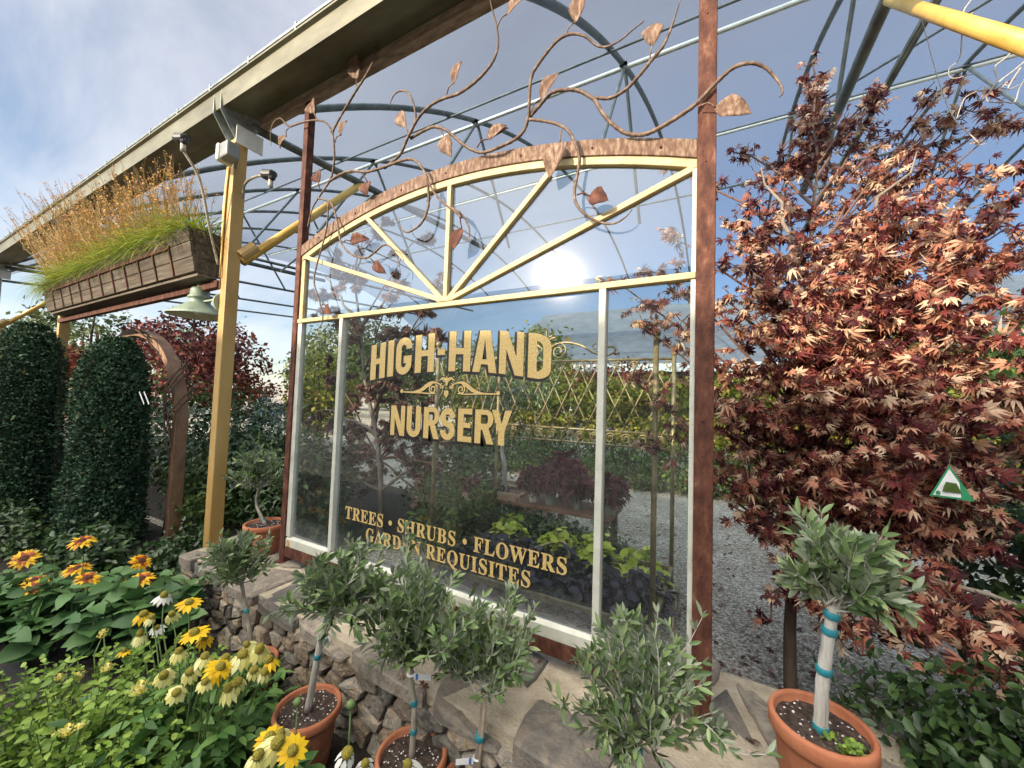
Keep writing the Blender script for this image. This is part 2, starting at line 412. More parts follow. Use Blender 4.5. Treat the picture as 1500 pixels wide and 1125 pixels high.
L_MAPLE = leafmat('red_maple_leaf', [(0.0, (0.040, 0.009, 0.015)), (0.25, (0.115, 0.024, 0.030)), (0.43, (0.26, 0.064, 0.055)), (0.58, (0.48, 0.18, 0.115)), (0.76, (0.66, 0.37, 0.24)), (0.92, (0.80, 0.60, 0.42))], trans=0.38, rough=0.55, spec=0.3)
L_MAPLE2 = leafmat('dried_maple_leaf', [(0.0, (0.06, 0.022, 0.022)), (0.4, (0.13, 0.055, 0.05)), (0.75, (0.27, 0.155, 0.125)), (1.0, (0.40, 0.28, 0.22))], trans=0.25, rough=0.65, spec=0.2)
L_RED = leafmat('far_red_leaf', [(0.0, (0.08, 0.02, 0.016)), (0.5, (0.20, 0.05, 0.032)), (1.0, (0.34, 0.13, 0.07))], trans=0.3, rough=0.7, spec=0.2)
L_DARKRED = leafmat('burgundy_leaf', [(0.0, (0.03, 0.007, 0.014)), (0.5, (0.085, 0.016, 0.028)), (1.0, (0.20, 0.045, 0.06))], trans=0.25, rough=0.5, spec=0.3)
L_PLUM = leafmat('plum_tree_leaf', [(0.0, (0.045, 0.014, 0.016)), (0.5, (0.13, 0.038, 0.036)), (1.0, (0.29, 0.10, 0.075))], trans=0.3, rough=0.6, spec=0.2)
L_OLIVE = leafmat('olive_leaf', [(0.0, (0.05, 0.09, 0.03)), (0.5, (0.13, 0.205, 0.072)), (0.85, (0.22, 0.305, 0.12)), (1.0, (0.31, 0.385, 0.18))], trans=0.15, rough=0.42, back=(0.24, 0.29, 0.19), spec=0.5)
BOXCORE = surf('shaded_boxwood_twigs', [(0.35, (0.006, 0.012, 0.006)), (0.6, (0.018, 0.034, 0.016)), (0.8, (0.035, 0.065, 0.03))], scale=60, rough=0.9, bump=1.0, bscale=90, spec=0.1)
L_BOX = leafmat('boxwood_leaf', [(0.0, (0.012, 0.034, 0.014)), (0.45, (0.030, 0.075, 0.036)), (0.8, (0.065, 0.13, 0.066)), (0.97, (0.13, 0.21, 0.11)), (1.0, (0.20, 0.15, 0.06))], trans=0.1, rough=0.55, spec=0.3)
L_DARKG = leafmat('dark_glossy_leaf', [(0.0, (0.016, 0.036, 0.012)), (0.5, (0.035, 0.075, 0.022)), (1.0, (0.075, 0.135, 0.035))], trans=0.2, rough=0.38, spec=0.5)
L_MIDG = leafmat('mid_green_leaf', [(0.0, (0.035, 0.07, 0.016)), (0.5, (0.075, 0.13, 0.028)), (1.0, (0.14, 0.20, 0.045))], trans=0.3, rough=0.5)
L_YELG = leafmat('yellow_green_leaf', [(0.0, (0.10, 0.13, 0.018)), (0.5, (0.22, 0.24, 0.035)), (0.85, (0.36, 0.33, 0.05)), (1.0, (0.38, 0.20, 0.05))], trans=0.35, rough=0.6, spec=0.2)
L_FARG = leafmat('far_green_leaf', [(0.0, (0.05, 0.075, 0.03)), (0.5, (0.10, 0.13, 0.05)), (1.0, (0.18, 0.20, 0.08))], trans=0.25, rough=0.7, spec=0.2)
L_BLUEG = leafmat('blue_spruce_leaf', [(0.0, (0.06, 0.11, 0.11)), (1.0, (0.16, 0.24, 0.24))], trans=0.15, rough=0.6, spec=0.2)
L_LANT = leafmat('lantana_leaf', [(0.0, (0.10, 0.19, 0.025)), (0.5, (0.19, 0.31, 0.045)), (1.0, (0.32, 0.43, 0.085))], trans=0.3, rough=0.5)
L_ECH = leafmat('coneflower_leaf', [(0.0, (0.035, 0.095, 0.022)), (0.5, (0.085, 0.185, 0.045)), (1.0, (0.16, 0.28, 0.075))], trans=0.25, rough=0.5)
L_SUNF = leafmat('sunflower_leaf', [(0.0, (0.035, 0.095, 0.028)), (0.5, (0.08, 0.175, 0.055)), (1.0, (0.14, 0.255, 0.09))], trans=0.25, rough=0.5)
L_HEUP = leafmat('plum_heuchera_leaf', [(0.0, (0.022, 0.022, 0.032)), (0.6, (0.055, 0.052, 0.07)), (1.0, (0.12, 0.10, 0.12))], trans=0.15, rough=0.5)
L_HEUL = leafmat('lime_heuchera_leaf', [(0.0, (0.27, 0.36, 0.04)), (0.6, (0.52, 0.60, 0.08)), (1.0, (0.68, 0.72, 0.16))], trans=0.35, rough=0.5)
L_GRASS = leafmat('grassy_blade', [(0.0, (0.06, 0.12, 0.012)), (0.45, (0.17, 0.27, 0.025)), (0.8, (0.34, 0.38, 0.045)), (1.0, (0.48, 0.38, 0.10))], trans=0.35, rough=0.5)
L_STALK = leafmat('dry_flower_stalk', [(0.0, (0.30, 0.20, 0.07)), (0.6, (0.52, 0.38, 0.14)), (1.0, (0.62, 0.50, 0.25))], trans=0.25, rough=0.7)
L_BULB = leafmat('orange_bulbine_flower', [(0.0, (0.30, 0.15, 0.11)), (0.4, (0.52, 0.27, 0.09)), (0.75, (0.66, 0.40, 0.10)), (1.0, (0.55, 0.38, 0.30))], trans=0.35, rough=0.6)
P_YEL = leafmat('golden_petal', [(0.0, (0.70, 0.42, 0.01)), (1.0, (0.85, 0.60, 0.02))], trans=0.3, rough=0.55)
P_PALE = leafmat('pale_lemon_petal', [(0.0, (0.72, 0.68, 0.22)), (1.0, (0.85, 0.83, 0.45))], trans=0.3, rough=0.55)
P_WHITE = leafmat('white_petal', [(0.0, (0.75, 0.76, 0.70)), (1.0, (0.84, 0.84, 0.8))], trans=0.3, rough=0.55)
P_DARK = leafmat('mahogany_inner_petal', [(0.0, (0.20, 0.025, 0.008)), (0.6, (0.34, 0.06, 0.01)), (1.0, (0.55, 0.16, 0.01))], trans=0.2, rough=0.55)
P_ORANGE = leafmat('orange_ray_petal', [(0.0, (0.66, 0.27, 0.01)), (0.4, (0.80, 0.46, 0.01)), (1.0, (0.86, 0.60, 0.03))], trans=0.25, rough=0.55)
P_LANT = leafmat('lantana_floret', [(0.0, (0.75, 0.62, 0.06)), (1.0, (0.85, 0.80, 0.40))], trans=0.3, rough=0.6)
CONE = surf('flower_cone', [(0.3, (0.14, 0.12, 0.015)), (0.55, (0.32, 0.27, 0.03)), (0.75, (0.46, 0.30, 0.03))], scale=160, rough=0.8, bump=0.9, bscale=320)
CONEBR = surf('brown_flower_centre', [(0.3, (0.05, 0.015, 0.008)), (0.7, (0.16, 0.05, 0.02))], scale=120, rough=0.9, bump=0.9, bscale=260)
STEM = surf('green_stem', [(0.3, (0.06, 0.11, 0.03)), (0.7, (0.13, 0.19, 0.06))], scale=20, rough=0.6, bump=0.1)
REDSTEM = surf('maple_twig', [(0.3, (0.07, 0.03, 0.022)), (0.7, (0.20, 0.11, 0.08))], scale=20, rough=0.8, bump=0.2)

# ------------------------------------------------------------------ mesh helpers
class MB:
    def __init__(s):
        s.v, s.f = [], []

    def add(s, vs, fs):
        b = len(s.v)
        s.v.extend([tuple(map(float, q)) for q in vs])
        s.f.extend([tuple(b + i for i in q) for q in fs])
        return s

    def box(s, x0, x1, y0, y1, z0, z1):
        return s.add([(x0, y0, z0), (x1, y0, z0), (x1, y1, z0), (x0, y1, z0), (x0, y0, z1), (x1, y0, z1), (x1, y1, z1), (x0, y1, z1)],
                     [(0, 3, 2, 1), (4, 5, 6, 7), (0, 1, 5, 4), (1, 2, 6, 5), (2, 3, 7, 6), (3, 0, 4, 7)])

    def bar(s, p, q, wd, ht, up=(0, 1, 0)):
        p, q, up = Vector(p), Vector(q), Vector(up)
        d = (q - p).normalized()
        a = d.cross(up).normalized() * (wd / 2)
        b = a.cross(d).normalized() * (ht / 2)
        vs = [c + sa * a + sb * b for c in (p, q) for sa, sb in ((-1, -1), (1, -1), (1, 1), (-1, 1))]
        return s.add(vs, [(0, 3, 2, 1), (4, 5, 6, 7), (0, 1, 5, 4), (1, 2, 6, 5), (2, 3, 7, 6), (3, 0, 4, 7)])

    def tube(s, pts, r, n=8, cap=True):
        pts = [Vector(tuple(map(float, q))) for q in pts]
        k = len(pts)
        rs = [r] * k if isinstance(r, (int, float)) else list(r)
        nrm = None
        vs, fs = [], []
        for i, q in enumerate(pts):
            d = (pts[min(i + 1, k - 1)] - pts[max(i - 1, 0)])
            if d.length < 1e-9:
                d = Vector((0, 0, 1))
            d.normalize()
            if nrm is None:
                nrm = d.orthogonal().normalized()
            nrm = (nrm - d * nrm.dot(d))
            if nrm.length < 1e-6:
                nrm = d.orthogonal()
            nrm.normalize()
            b = d.cross(nrm)
            for j in range(n):
                a = 2 * math.pi * j / n
                vs.append(q + (nrm * math.cos(a) + b * math.sin(a)) * rs[i])
        for i in range(k - 1):
            for j in range(n):
                fs.append((i * n + j, i * n + (j + 1) % n, (i + 1) * n + (j + 1) % n, (i + 1) * n + j))
        if cap:
            fs.append(tuple(range(n - 1, -1, -1)))
            fs.append(tuple((k - 1) * n + j for j in range(n)))
        return s.add(vs, fs)

    def lathe(s, prof, c=(0, 0, 0), n=28, squash=None):
        vs, fs = [], []
        k = len(prof)
        for (r, z) in prof:
            for j in range(n):
                a = 2 * math.pi * j / n
                vs.append((c[0] + r * math.cos(a), c[1] + r * math.sin(a), c[2] + z))
        for i in range(k - 1):
            for j in range(n):
                fs.append((i * n + j, i * n + (j + 1) % n, (i + 1) * n + (j + 1) % n, (i + 1) * n + j))
        return s.add(vs, fs)

    def ball(s, c, r, n=8, m=6, sq=1.0):
        prof = [(max(1e-4, r * math.sin(math.pi * i / m)), -r * sq * math.cos(math.pi * i / m)) for i in range(m + 1)]
        return s.lathe(prof, c, n)

    def prism(s, poly, y0, y1):       # polygon in x,z pushed from y0 to y1
        k = len(poly)
        vs = [(a, y0, b) for a, b in poly] + [(a, y1, b) for a, b in poly]
        fs = [tuple(range(k)), tuple(range(2 * k - 1, k - 1, -1))] + [(i, k + i, k + (i + 1) % k, (i + 1) % k) for i in range(k)]
        return s.add(vs, fs)

    def build(s, name, mat, parent=None, smooth=False, bevel=0.0, world=True):
        me = bpy.data.meshes.new(name)
        me.from_pydata(s.v, [], s.f)
        me.update()
        return link(name, me, mat, parent, smooth, bevel, world)


def link(name, me, mat, parent=None, smooth=False, bevel=0.0, world=True):
    if mat:
        me.materials.append(mat)
    if smooth:
        me.polygons.foreach_set('use_smooth', [True] * len(me.polygons))
    ob = bpy.data.objects.new(name, me)
    COL.objects.link(ob)
    if parent is not None:
        ob.parent = parent
        if world:                       # vertices are world coordinates, the root only moves
            off = Vector(parent.location)
            if parent.parent is not None:
                off = Vector((0, 0, 0))
            ob.location = -off
    if bevel > 0:
        bm = ob.modifiers.new('bevel', 'BEVEL')
        bm.width = bevel
        bm.segments = 2
        bm.limit_method = 'ANGLE'
    return ob


def thing(name, label, cat, loc=(0, 0, 0), group=None):
    o_ = bpy.data.objects.new(name, None)
    COL.objects.link(o_)
    o_.location = tuple(map(float, loc))
    o_.empty_display_size = 0.1
    return tag(o_, label, cat, group)


def tag(o_, label, cat, group=None, kind=None):
    if label:
        o_['label'] = label
    if cat:
        o_['category'] = cat
    if group:
        o_['group'] = group
    if kind:
        o_['kind'] = kind
    return o_


def dup(root, loc, rotz=0.0, scale=1.0, label=None, group=None):
    r_ = root.copy()
    COL.objects.link(r_)
    r_.location = tuple(map(float, loc))
    r_.rotation_euler = (0, 0, rotz)
    r_.scale = (scale, scale, scale)
    if label:
        r_['label'] = label
    if group:
        r_['group'] = group
    for ch in list(root.children):
        c = ch.copy()
        COL.objects.link(c)
        c.parent = r_
        for g in ch.children:
            d = g.copy()
            COL.objects.link(d)
            d.parent = c
    return r_


def spline(pts, per=6):
    pts = [np.array(q, float) for q in pts]
    P = [2 * pts[0] - pts[1]] + pts + [2 * pts[-1] - pts[-2]]
    res = []
    for i in range(1, len(P) - 2):
        p0, p1, p2, p3 = P[i - 1:i + 3]
        for k in range(per):
            t_ = k / per
            res.append(0.5 * ((2 * p1) + (p2 - p0) * t_ + (2 * p0 - 5 * p1 + 4 * p2 - p3) * t_ ** 2 + (3 * p1 - p0 - 3 * p2 + p3) * t_ ** 3))
    res.append(pts[-1])
    return res


# ---- leaf templates (verts, faces): base at origin, +y to the tip, +z is the upper side
def t_oval(wd=0.35, fold=0.10, droop=0.12):
    v = [(0, 0, 0), (-wd * .8, .32, fold), (-wd * .75, .66, fold * .7 - droop * .4), (0, 1, -droop), (wd * .75, .66, fold * .7 - droop * .4), (wd * .8, .32, fold), (0, .5, 0)]
    return np.array(v, float), [(0, 6, 2, 1), (6, 3, 2), (0, 5, 4, 6), (6, 4, 3)]


def t_leaf(wd=0.3, fold=.1, droop=.15, n=6, wave=.03, peak=.42):
    v, f = [(0, 0, 0)], []
    for i in range(1, n):
        t_ = i / n
        h_ = wd * (math.sin(math.pi * t_ ** (math.log(.5) / math.log(peak)))) ** .8
        z_ = -droop * t_ * t_
        wv = wave * (1 if i % 2 else -1)
        v += [(-h_, t_ - .02, z_ + fold * h_ / wd + wv), (0, t_, z_), (h_, t_ - .02, z_ + fold * h_ / wd - wv)]
    v.append((0, 1, -droop))
    f += [(0, 2, 1), (0, 3, 2)]
    for i in range(n - 2):
        a = 1 + i * 3
        f += [(a, a + 1, a + 4, a + 3), (a + 1, a + 2, a + 5, a + 4)]
    a = 1 + (n - 2) * 3
    f += [(a, a + 1, len(v) - 1), (a + 1, a + 2, len(v) - 1)]
    return np.array(v, float), f


def t_quad(wd=0.5):
    v = [(0, 0, 0), (-wd, .5, .08), (0, 1, -.05), (wd, .5, .08)]
    return np.array(v, float), [(0, 3, 2, 1)]


def t_maple(curl=0.15, seed=0, narrow=1.0):
    rr = random.Random(seed)
    v = [(0, 0, 0)]
    f = []
    for a, ln in ((-128, .42), (-82, .74), (-40, .93), (0, 1.0), (40, .93), (82, .74), (128, .42)):
        a = rad(a + rr.uniform(-6, 6))
        ln *= rr.uniform(.9, 1.08)
        c1 = curl * rr.uniform(.4, 1.8)
        wdt = .152 * narrow * rr.uniform(.9, 1.15)
        def P(t_, s_):
            x_, y_ = math.sin(a) * ln * t_ + math.cos(a) * s_, math.cos(a) * ln * t_ - math.sin(a) * s_
            return (x_, y_, abs(s_) * .5 - c1 * (t_ ** 2))
        b = len(v)
        v += [P(.52, -wdt), P(1, 0), P(.52, wdt)]
        f.append((0, b + 2, b + 1, b))
    return np.array(v, float), f


def t_blade(n=4, wd=0.02, arch=0.35):
    v, f = [], []
    for i in range(n + 1):
        t_ = i / n
        hw = wd * (1 - t_ ** 2) + 0.0015
        v += [(-hw, t_ - arch * t_ ** 3 * .35, -arch * t_ ** 2), (hw, t_ - arch * t_ ** 3 * .35, -arch * t_ ** 2)]
    for i in range(n):
        f.append((2 * i, 2 * i + 1, 2 * i + 3, 2 * i + 2))
    return np.array(v, float), f


def t_round(lobes=7, cup=0.12):
    v = [(0, .5, -cup)]
    for k in range(lobes * 2):
        a = 2 * math.pi * k / (lobes * 2)
        r_ = .55 if k % 2 == 0 else .44
        v.append((r_ * math.sin(a), .5 - r_ * math.cos(a), cup * .5 * (1 if k % 2 else .3)))
    K = lobes * 2
    return np.array(v, float), [(0, 1 + k, 1 + (k + 1) % K) for k in range(K)]


class Leaves:
    """collects many copies of leaf templates into one mesh"""
    def __init__(s):
        s.V, s.LV, s.LT, s.nv = [], [], [], 0

    def put(s, tmpl, pos, fwd, nrm, size, wscale=None):
        tv, tf = tmpl
        pos = np.asarray(pos, float).reshape(-1, 3)
        n_ = len(pos)
        if n_ == 0:
            return s
        f_ = np.asarray(fwd, float).reshape(-1, 3) * np.ones((n_, 1))
        f_ = f_ / (np.linalg.norm(f_, axis=1, keepdims=True) + 1e-9)
        u_ = np.asarray(nrm, float).reshape(-1, 3) * np.ones((n_, 1)) + 1e-4
        x_ = np.cross(f_, u_)
        x_ /= (np.linalg.norm(x_, axis=1, keepdims=True) + 1e-9)
        u_ = np.cross(x_, f_)
        sz = (np.asarray(size, float) * np.ones(n_))[:, None, None]
        T = tv[None, :, :] * sz
        if wscale is not None:
            T = T.copy()
            T[:, :, 0] *= (np.asarray(wscale, float) * np.ones(n_))[:, None]
        W = pos[:, None, :] + T[:, :, 0:1] * x_[:, None, :] + T[:, :, 1:2] * f_[:, None, :] + T[:, :, 2:3] * u_[:, None, :]
        k = len(tv)
        lv = np.concatenate([np.array(q) for q in tf])
        lt = np.array([len(q) for q in tf])
        base = s.nv + np.arange(n_)[:, None] * k
        s.V.append(W.reshape(-1, 3))
        s.LV.append((base + lv[None, :]).reshape(-1))
        s.LT.append(np.tile(lt, n_))
        s.nv += n_ * k
        return s

    def mesh(s, name):
        V = np.concatenate(s.V); LV = np.concatenate(s.LV); LT = np.concatenate(s.LT)
        me = bpy.data.meshes.new(name)
        me.vertices.add(len(V))
        me.vertices.foreach_set('co', V.astype(np.float32).ravel())
        me.loops.add(len(LV))
        me.loops.foreach_set('vertex_index', LV.astype(np.int32))
        me.polygons.add(len(LT))
        ls = np.concatenate([[0], np.cumsum(LT)[:-1]])
        me.polygons.foreach_set('loop_start', ls.astype(np.int32))
        me.update(calc_edges=True)
        me.validate()
        return me

    def build(s, name, mat, parent=None, world=True):
        return link(name, s.mesh(name), mat, parent, False, 0, world)


def rdir(n_, zb=0.0, zs=1.0):
    d = rng.normal(size=(n_, 3))
    d[:, 2] = d[:, 2] * zs + zb
    return d / (np.linalg.norm(d, axis=1, keepdims=True) + 1e-9)


def poly_at(path, ts):
    P = np.array([tuple(q) for q in path], float)
    sgl = np.linalg.norm(np.diff(P, axis=0), axis=1)
    cum = np.concatenate([[0], np.cumsum(sgl)])
    q = np.asarray(ts) * cum[-1]
    i = np.clip(np.searchsorted(cum, q) - 1, 0, len(P) - 2)
    u = ((q - cum[i]) / (sgl[i] + 1e-9))[:, None]
    return P[i] * (1 - u) + P[i + 1] * u, (P[i + 1] - P[i]) / (sgl[i][:, None] + 1e-9)


def struct(name, mb, mat):
    o_ = mb.build(name, mat)
    o_['kind'] = 'structure'
    return o_


# ------------------------------------------------------------------ ground
gm = MB()
NX = 24
xs = [-400, -120, -50, -25] + list(np.linspace(-16, 8, 18)) + [20, 60, 400]
ys = [-400, -60, -20, -8, -4, -2, 0, 2, 4, 6, 8, 11, 15, 22, 40, 90, 400]
for yy in ys:
    for xx in xs:
        gm.v.append((xx, yy, 0.0))
for j in range(len(ys) - 1):
    for i in range(len(xs) - 1):
        a_ = j * len(xs) + i
        gm.f.append((a_, a_ + 1, a_ + 1 + len(xs), a_ + len(xs)))
struct('ground', gm, GRAVEL)
bedm = MB()
edge = [(-13, -2.9), (-6, -3.0), (-2.5, -2.6), (1.4, -2.5), (1.7, -0.3), (1.0, -0.30), (-3.2, -0.22), (-3.6, 0.35), (-13, 0.45)]
bedm.add([(a, b, 0.006) for a, b in edge], [tuple(range(len(edge)))])
struct('soil_bed', bedm, MULCH)
backbed = MB()
backbed.add([(-14, .46, .006), (-3.4, .46, .006), (-2.95, .8, .006), (-2.95, 2.2, .006), (-4.5, 3.2, .006), (-14, 4.2, .006)], [(0, 1, 2, 3, 4, 5)])
struct('soil_border', backbed, MULCH)

# ------------------------------------------------------------------ stone wall
def clip(poly, px, py, nx, ny):
    res = []
    k = len(poly)
    for i in range(k):
        a, b = poly[i], poly[(i + 1) % k]
        da = (a[0] - px) * nx + (a[1] - py) * ny
        db = (b[0] - px) * nx + (b[1] - py) * ny
        if da <= 0:
            res.append(a)
        if da * db < 0:
            t_ = da / (da - db)
            res.append((a[0] + (b[0] - a[0]) * t_, a[1] + (b[1] - a[1]) * t_))
    return res


def cells(seeds, region, gap, sx=1.0):
    res = []
    for i, s_ in enumerate(seeds):
        poly = [(a * sx, b) for a, b in region]
        si = (s_[0] * sx, s_[1])
        for j, q in enumerate(seeds):
            if i == j:
                continue
            q = (q[0] * sx, q[1])
            dxx, dyy = q[0] - si[0], q[1] - si[1]
            d = math.hypot(dxx, dyy)
            if d > 1.6:
                continue
            nx_, ny_ = dxx / d, dyy / d
            poly = clip(poly, (si[0] + q[0]) / 2 - nx_ * gap / 2, (si[1] + q[1]) / 2 - ny_ * gap / 2, nx_, ny_)
            if len(poly) < 3:
                break
        if len(poly) >= 3:
            res.append([(a / sx, b) for a, b in poly])
    return res


def rough_poly(poly, step, amp, rr):
    o_ = []
    k = len(poly)
    cx_ = sum(q[0] for q in poly) / k
    cy_ = sum(q[1] for q in poly) / k
    for i in range(k):
        a, b = poly[i], poly[(i + 1) % k]
        ln = math.hypot(b[0] - a[0], b[1] - a[1])
        m_ = max(1, int(ln / step))
        for t_ in range(m_):
            u = t_ / m_
            x_, y_ = a[0] + (b[0] - a[0]) * u, a[1] + (b[1] - a[1]) * u
            sh = 1 - (0.05 if t_ == 0 else 0.0) - rr.random() * amp
            o_.append((cx_ + (x_ - cx_) * sh, cy_ + (y_ - cy_) * sh))
    return o_


def stone_cap(mb, poly, depth, to3, rr, dome=0.004):
    k = len(poly)
    cx_ = sum(q[0] for q in poly) / k
    cy_ = sum(q[1] for q in poly) / k
    tx, ty = rr.uniform(-.10, .10), rr.uniform(-.10, .10)
    rings = []
    for sc_, d in ((1.0, -0.03), (1.0, depth * .55), (.955, depth * .95), (.75, depth + dome * .6), (.35, depth + dome)):
        rings.append([to3(cx_ + (x_ - cx_) * sc_, cy_ + (y_ - cy_) * sc_, d + ((x_ - cx_) * tx + (y_ - cy_) * ty) * (1 if d > 0 else 0) + rr.uniform(-.003, .003)) for x_, y_ in poly])
    vs = [q for r_ in rings for q in r_] + [to3(cx_, cy_, depth + dome)]
    fs = []
    for i in range(4):
        for j in range(k):
            fs.append((i * k + j, i * k + (j + 1) % k, (i + 1) * k + (j + 1) % k, (i + 1) * k + j))
    for j in range(k):
        fs.append((4 * k + j, 4 * k + (j + 1) % k, 5 * k))
    mb.add(vs, fs)


WT = 0.382
wA, wB, wC, wD = (-3.44, .36), (-3.24, -.275), (.52, -.435), (.56, .40)
wall = thing('stone_wall', 'low dry fieldstone wall with pale flagstone top carrying the window', 'wall', (-1.4, 0, 0))
core = MB()
def slab(mb, inset, z0, z1):
    p4 = [(wA[0] + inset, wA[1] - inset), (wB[0] + inset, wB[1] + inset), (wC[0] - inset, wC[1] + inset), (wD[0] - inset, wD[1] - inset)]
    mb.add([(a, b, z0) for a, b in p4] + [(a, b, z1) for a, b in p4], [(3, 2, 1, 0), (4, 5, 6, 7)] + [(i, (i + 1) % 4, 4 + (i + 1) % 4, 4 + i) for i in range(4)])
slab(core, .03, -.05, .318)
core.build('core', MORTARD, wall)
capm = MB(); slab(capm, .022, .322, .3775)
capm.build('mortar_cap', MORTAR, wall)
rr = random.Random(5)
sm = MB()
def face(p0, p1, cols, rows, sgn=1):
    ln = math.hypot(p1[0] - p0[0], p1[1] - p0[1])
    ux, uy = (p1[0] - p0[0]) / ln, (p1[1] - p0[1]) / ln
    nx_, ny_ = uy * sgn, -ux * sgn
    seeds = []
    for r_ in range(rows):
        c_ = 0.0
        while c_ < ln:
            wd = rr.uniform(.075, .20)
            seeds.append((c_ + wd / 2, (r_ + rr.uniform(.2, .8)) * .33 / rows))
            if rr.random() < .18:
                seeds.append((c_ + rr.uniform(0, wd), (r_ + rr.uniform(-.1, 1.1)) * .33 / rows))
            c_ += wd
    for poly in cells(seeds, [(0, -.02), (ln, -.02), (ln, .326), (0, .326)], .008, .6):
        poly = rough_poly(poly, .035, .05, rr)
        stone_cap(sm, poly, rr.uniform(.010, .032), lambda a, b, d: (p0[0] + ux * a + nx_ * (d - .02), p0[1] + uy * a + ny_ * (d - .02), b), rr)
face(wB, wC, 0, 4)
face(wA, wB, 0, 4)
face(wC, wD, 0, 4)
sm.build('face_stones', STONE, wall, smooth=False, bevel=0.002)
fm = MB()
seeds = []
for r_ in range(2):
    c_ = -3.45
    while c_ < .6:
        wd = rr.uniform(.26, .46)
        seeds.append((c_ + wd / 2, -.36 + (r_ + rr.uniform(.22, .78)) * .40))
        if rr.random() < .25:
            seeds.append((c_ + rr.uniform(0, wd), -.36 + (r_ + rr.uniform(0, 1)) * .40))
        c_ += wd
reg = [(wA[0] - .015, wA[1] + .01), (wB[0] - .01, wB[1] - .022), (wC[0] + .012, wC[1] - .022), (wD[0] + .012, wD[1] + .01)]
for poly in cells(seeds, reg, .036):
    poly = rough_poly(poly, .055, .035, rr)
    stone_cap(fm, poly, rr.uniform(.013, .019), lambda a, b, d: (a, b, (.366 if d >= 0 else .352) + d), rr, .002)
fm.build('flagstones', FLAG, wall, bevel=0.005)

# ------------------------------------------------------------------ window frame
win = thing('framed_sign_window', 'arched gold-lettered window in a rusty steel frame with forged vines', 'window', (-1.3, 0, WT))
for x0, x1 in ((-2.586, -2.536), (-.09, -.027)):
    pm = MB().box(x0, x1, 0, .052, WT - .004, 3.552)
    if x0 < -1:
        pm.box(x0 - .012, x1 + .02, -.012, .066, WT + .001, WT + .009)
    else:
        for k in range(4):
            pm.ball((x0 + .03, -.0005, (0.9, 1.45, 2.42, 3.0)[k]), .005, 6, 4)
    pm.build('post', RUST, win, bevel=0.004)
MB().box(-2.536, -.09, .006, .046, WT + .045, .494).build('lower_rail', RUST, win, bevel=.003)
MB().box(-3.16, .95, 0, .062, 3.556, 3.628).build('top_beam', BEAM, win, bevel=.005)
AX = lambda x: 2.741 - .225 * ((x + 1.315) / 1.225) ** 2
def arcband(dz0, dz1, y0, y1, x0=-2.536, x1=-.09, n=48):
    mb = MB()
    vs, fs = [], []
    for i in range(n + 1):
        x = x0 + (x1 - x0) * i / n
        z0, z1 = AX(x) + dz0, AX(x) + dz1
        vs += [(x, y0, z0), (x, y0, z1), (x, y1, z1), (x, y1, z0)]
    for i in range(n):
        for j in range(4):
            a, b = i * 4 + j, i * 4 + (j + 1) % 4
            fs.append((a, b, b + 4, a + 4))
    fs += [(3, 2, 1, 0), (n * 4, n * 4 + 1, n * 4 + 2, n * 4 + 3)]
    return mb.add(vs, fs)
ab = arcband(-.072, 0, .002, .05)
arch = ab.build('arch_band', RUST_PALE, win, bevel=.003)
bt = MB()
for x in (-2.35, -2.0, -1.62, -1.3, -.85, -.5, -.22):
    bt.ball((x, .001, AX(x) - .04), .006, 7, 4)
bt.build('bolts', RUST, win)
arcband(-.108, -.0725, .010, .046).build('arch_sash', CREAMP, win, bevel=.003)
# white sash
bot = MB()
bot.add([(-2.53, .006, .496), (-.092, .006, .496), (-.092, .046, .496), (-2.53, .046, .496), (-2.53, .006, .546), (-.092, .006, .546), (-.092, .026, .557), (-2.53, .026, .557), (-.092, .046, .557), (-2.53, .046, .557)],
        [(0, 1, 5, 4), (4, 5, 6, 7), (7, 6, 8, 9), (9, 8, 2, 3), (0, 3, 2, 1), (0, 4, 7, 9, 3), (1, 2, 8, 6, 5)])
bot.build('bottom_sash', WHITEP, win, bevel=.002)
MB().box(-2.5355, -2.494, .010, .046, .558, 1.981).build('sash_stile', WHITEP, win, bevel=.002)
MB().box(-.108, -.0905, .010, .046, .558, 1.981).build('sash_stile', WHITEP, win, bevel=.002)
MB().box(-2.5355, -2.498, .012, .046, 2.008, AX(-2.52) - .109).build('sash_stile', CREAMP, win, bevel=.002)
MB().box(-.106, -.0905, .012, .046, 2.008, AX(-.1) - .109).build('sash_stile', WHITEP, win, bevel=.002)
rb = MB()
rb.box(-2.512, -2.486, .0035, .0058, .500, .535)
rb.build('rust_stain_plate', surf('orange_rust_stain', [(0.3, (.35, .16, .03)), (.7, (.55, .36, .12))], scale=60, rough=.8, bump=.2), win)
MB().box(-2.5355, -.0905, .002, .047, 1.9815, 2.0075).build('transom_bar', CREAMP, win, bevel=.003)
for xc in (-2.083, -.441):
    MB().box(xc - .015, xc + .015, .000, .047, .5575, 1.981).build('vertical_muntin', WHITEP, win, bevel=.004)
fan = (-1.28, 2.012)
for k, (ex, ez) in enumerate(((-2.50, 2.435), (-1.913, 2.592), (-1.279, 2.632), (-.705, 2.552), (-.10, 2.415))):
    d = Vector((ex - fan[0], 0, ez - fan[1])).normalized()
    yoff = .0015 * k
    MB().bar((fan[0] + d.x * .03, .022 + yoff, fan[1] + .006 + d.z * .012), (ex, .022 + yoff, ez), .026, .034).build('radial_muntin', CREAMP, win, bevel=.003)
MB().prism([(fan[0] - .05, 2.0085), (fan[0] + .05, 2.0085), (fan[0] + .02, 2.035), (fan[0] - .02, 2.035)], -.001, .042).build('fan_hub', CREAMP, win, bevel=.003)
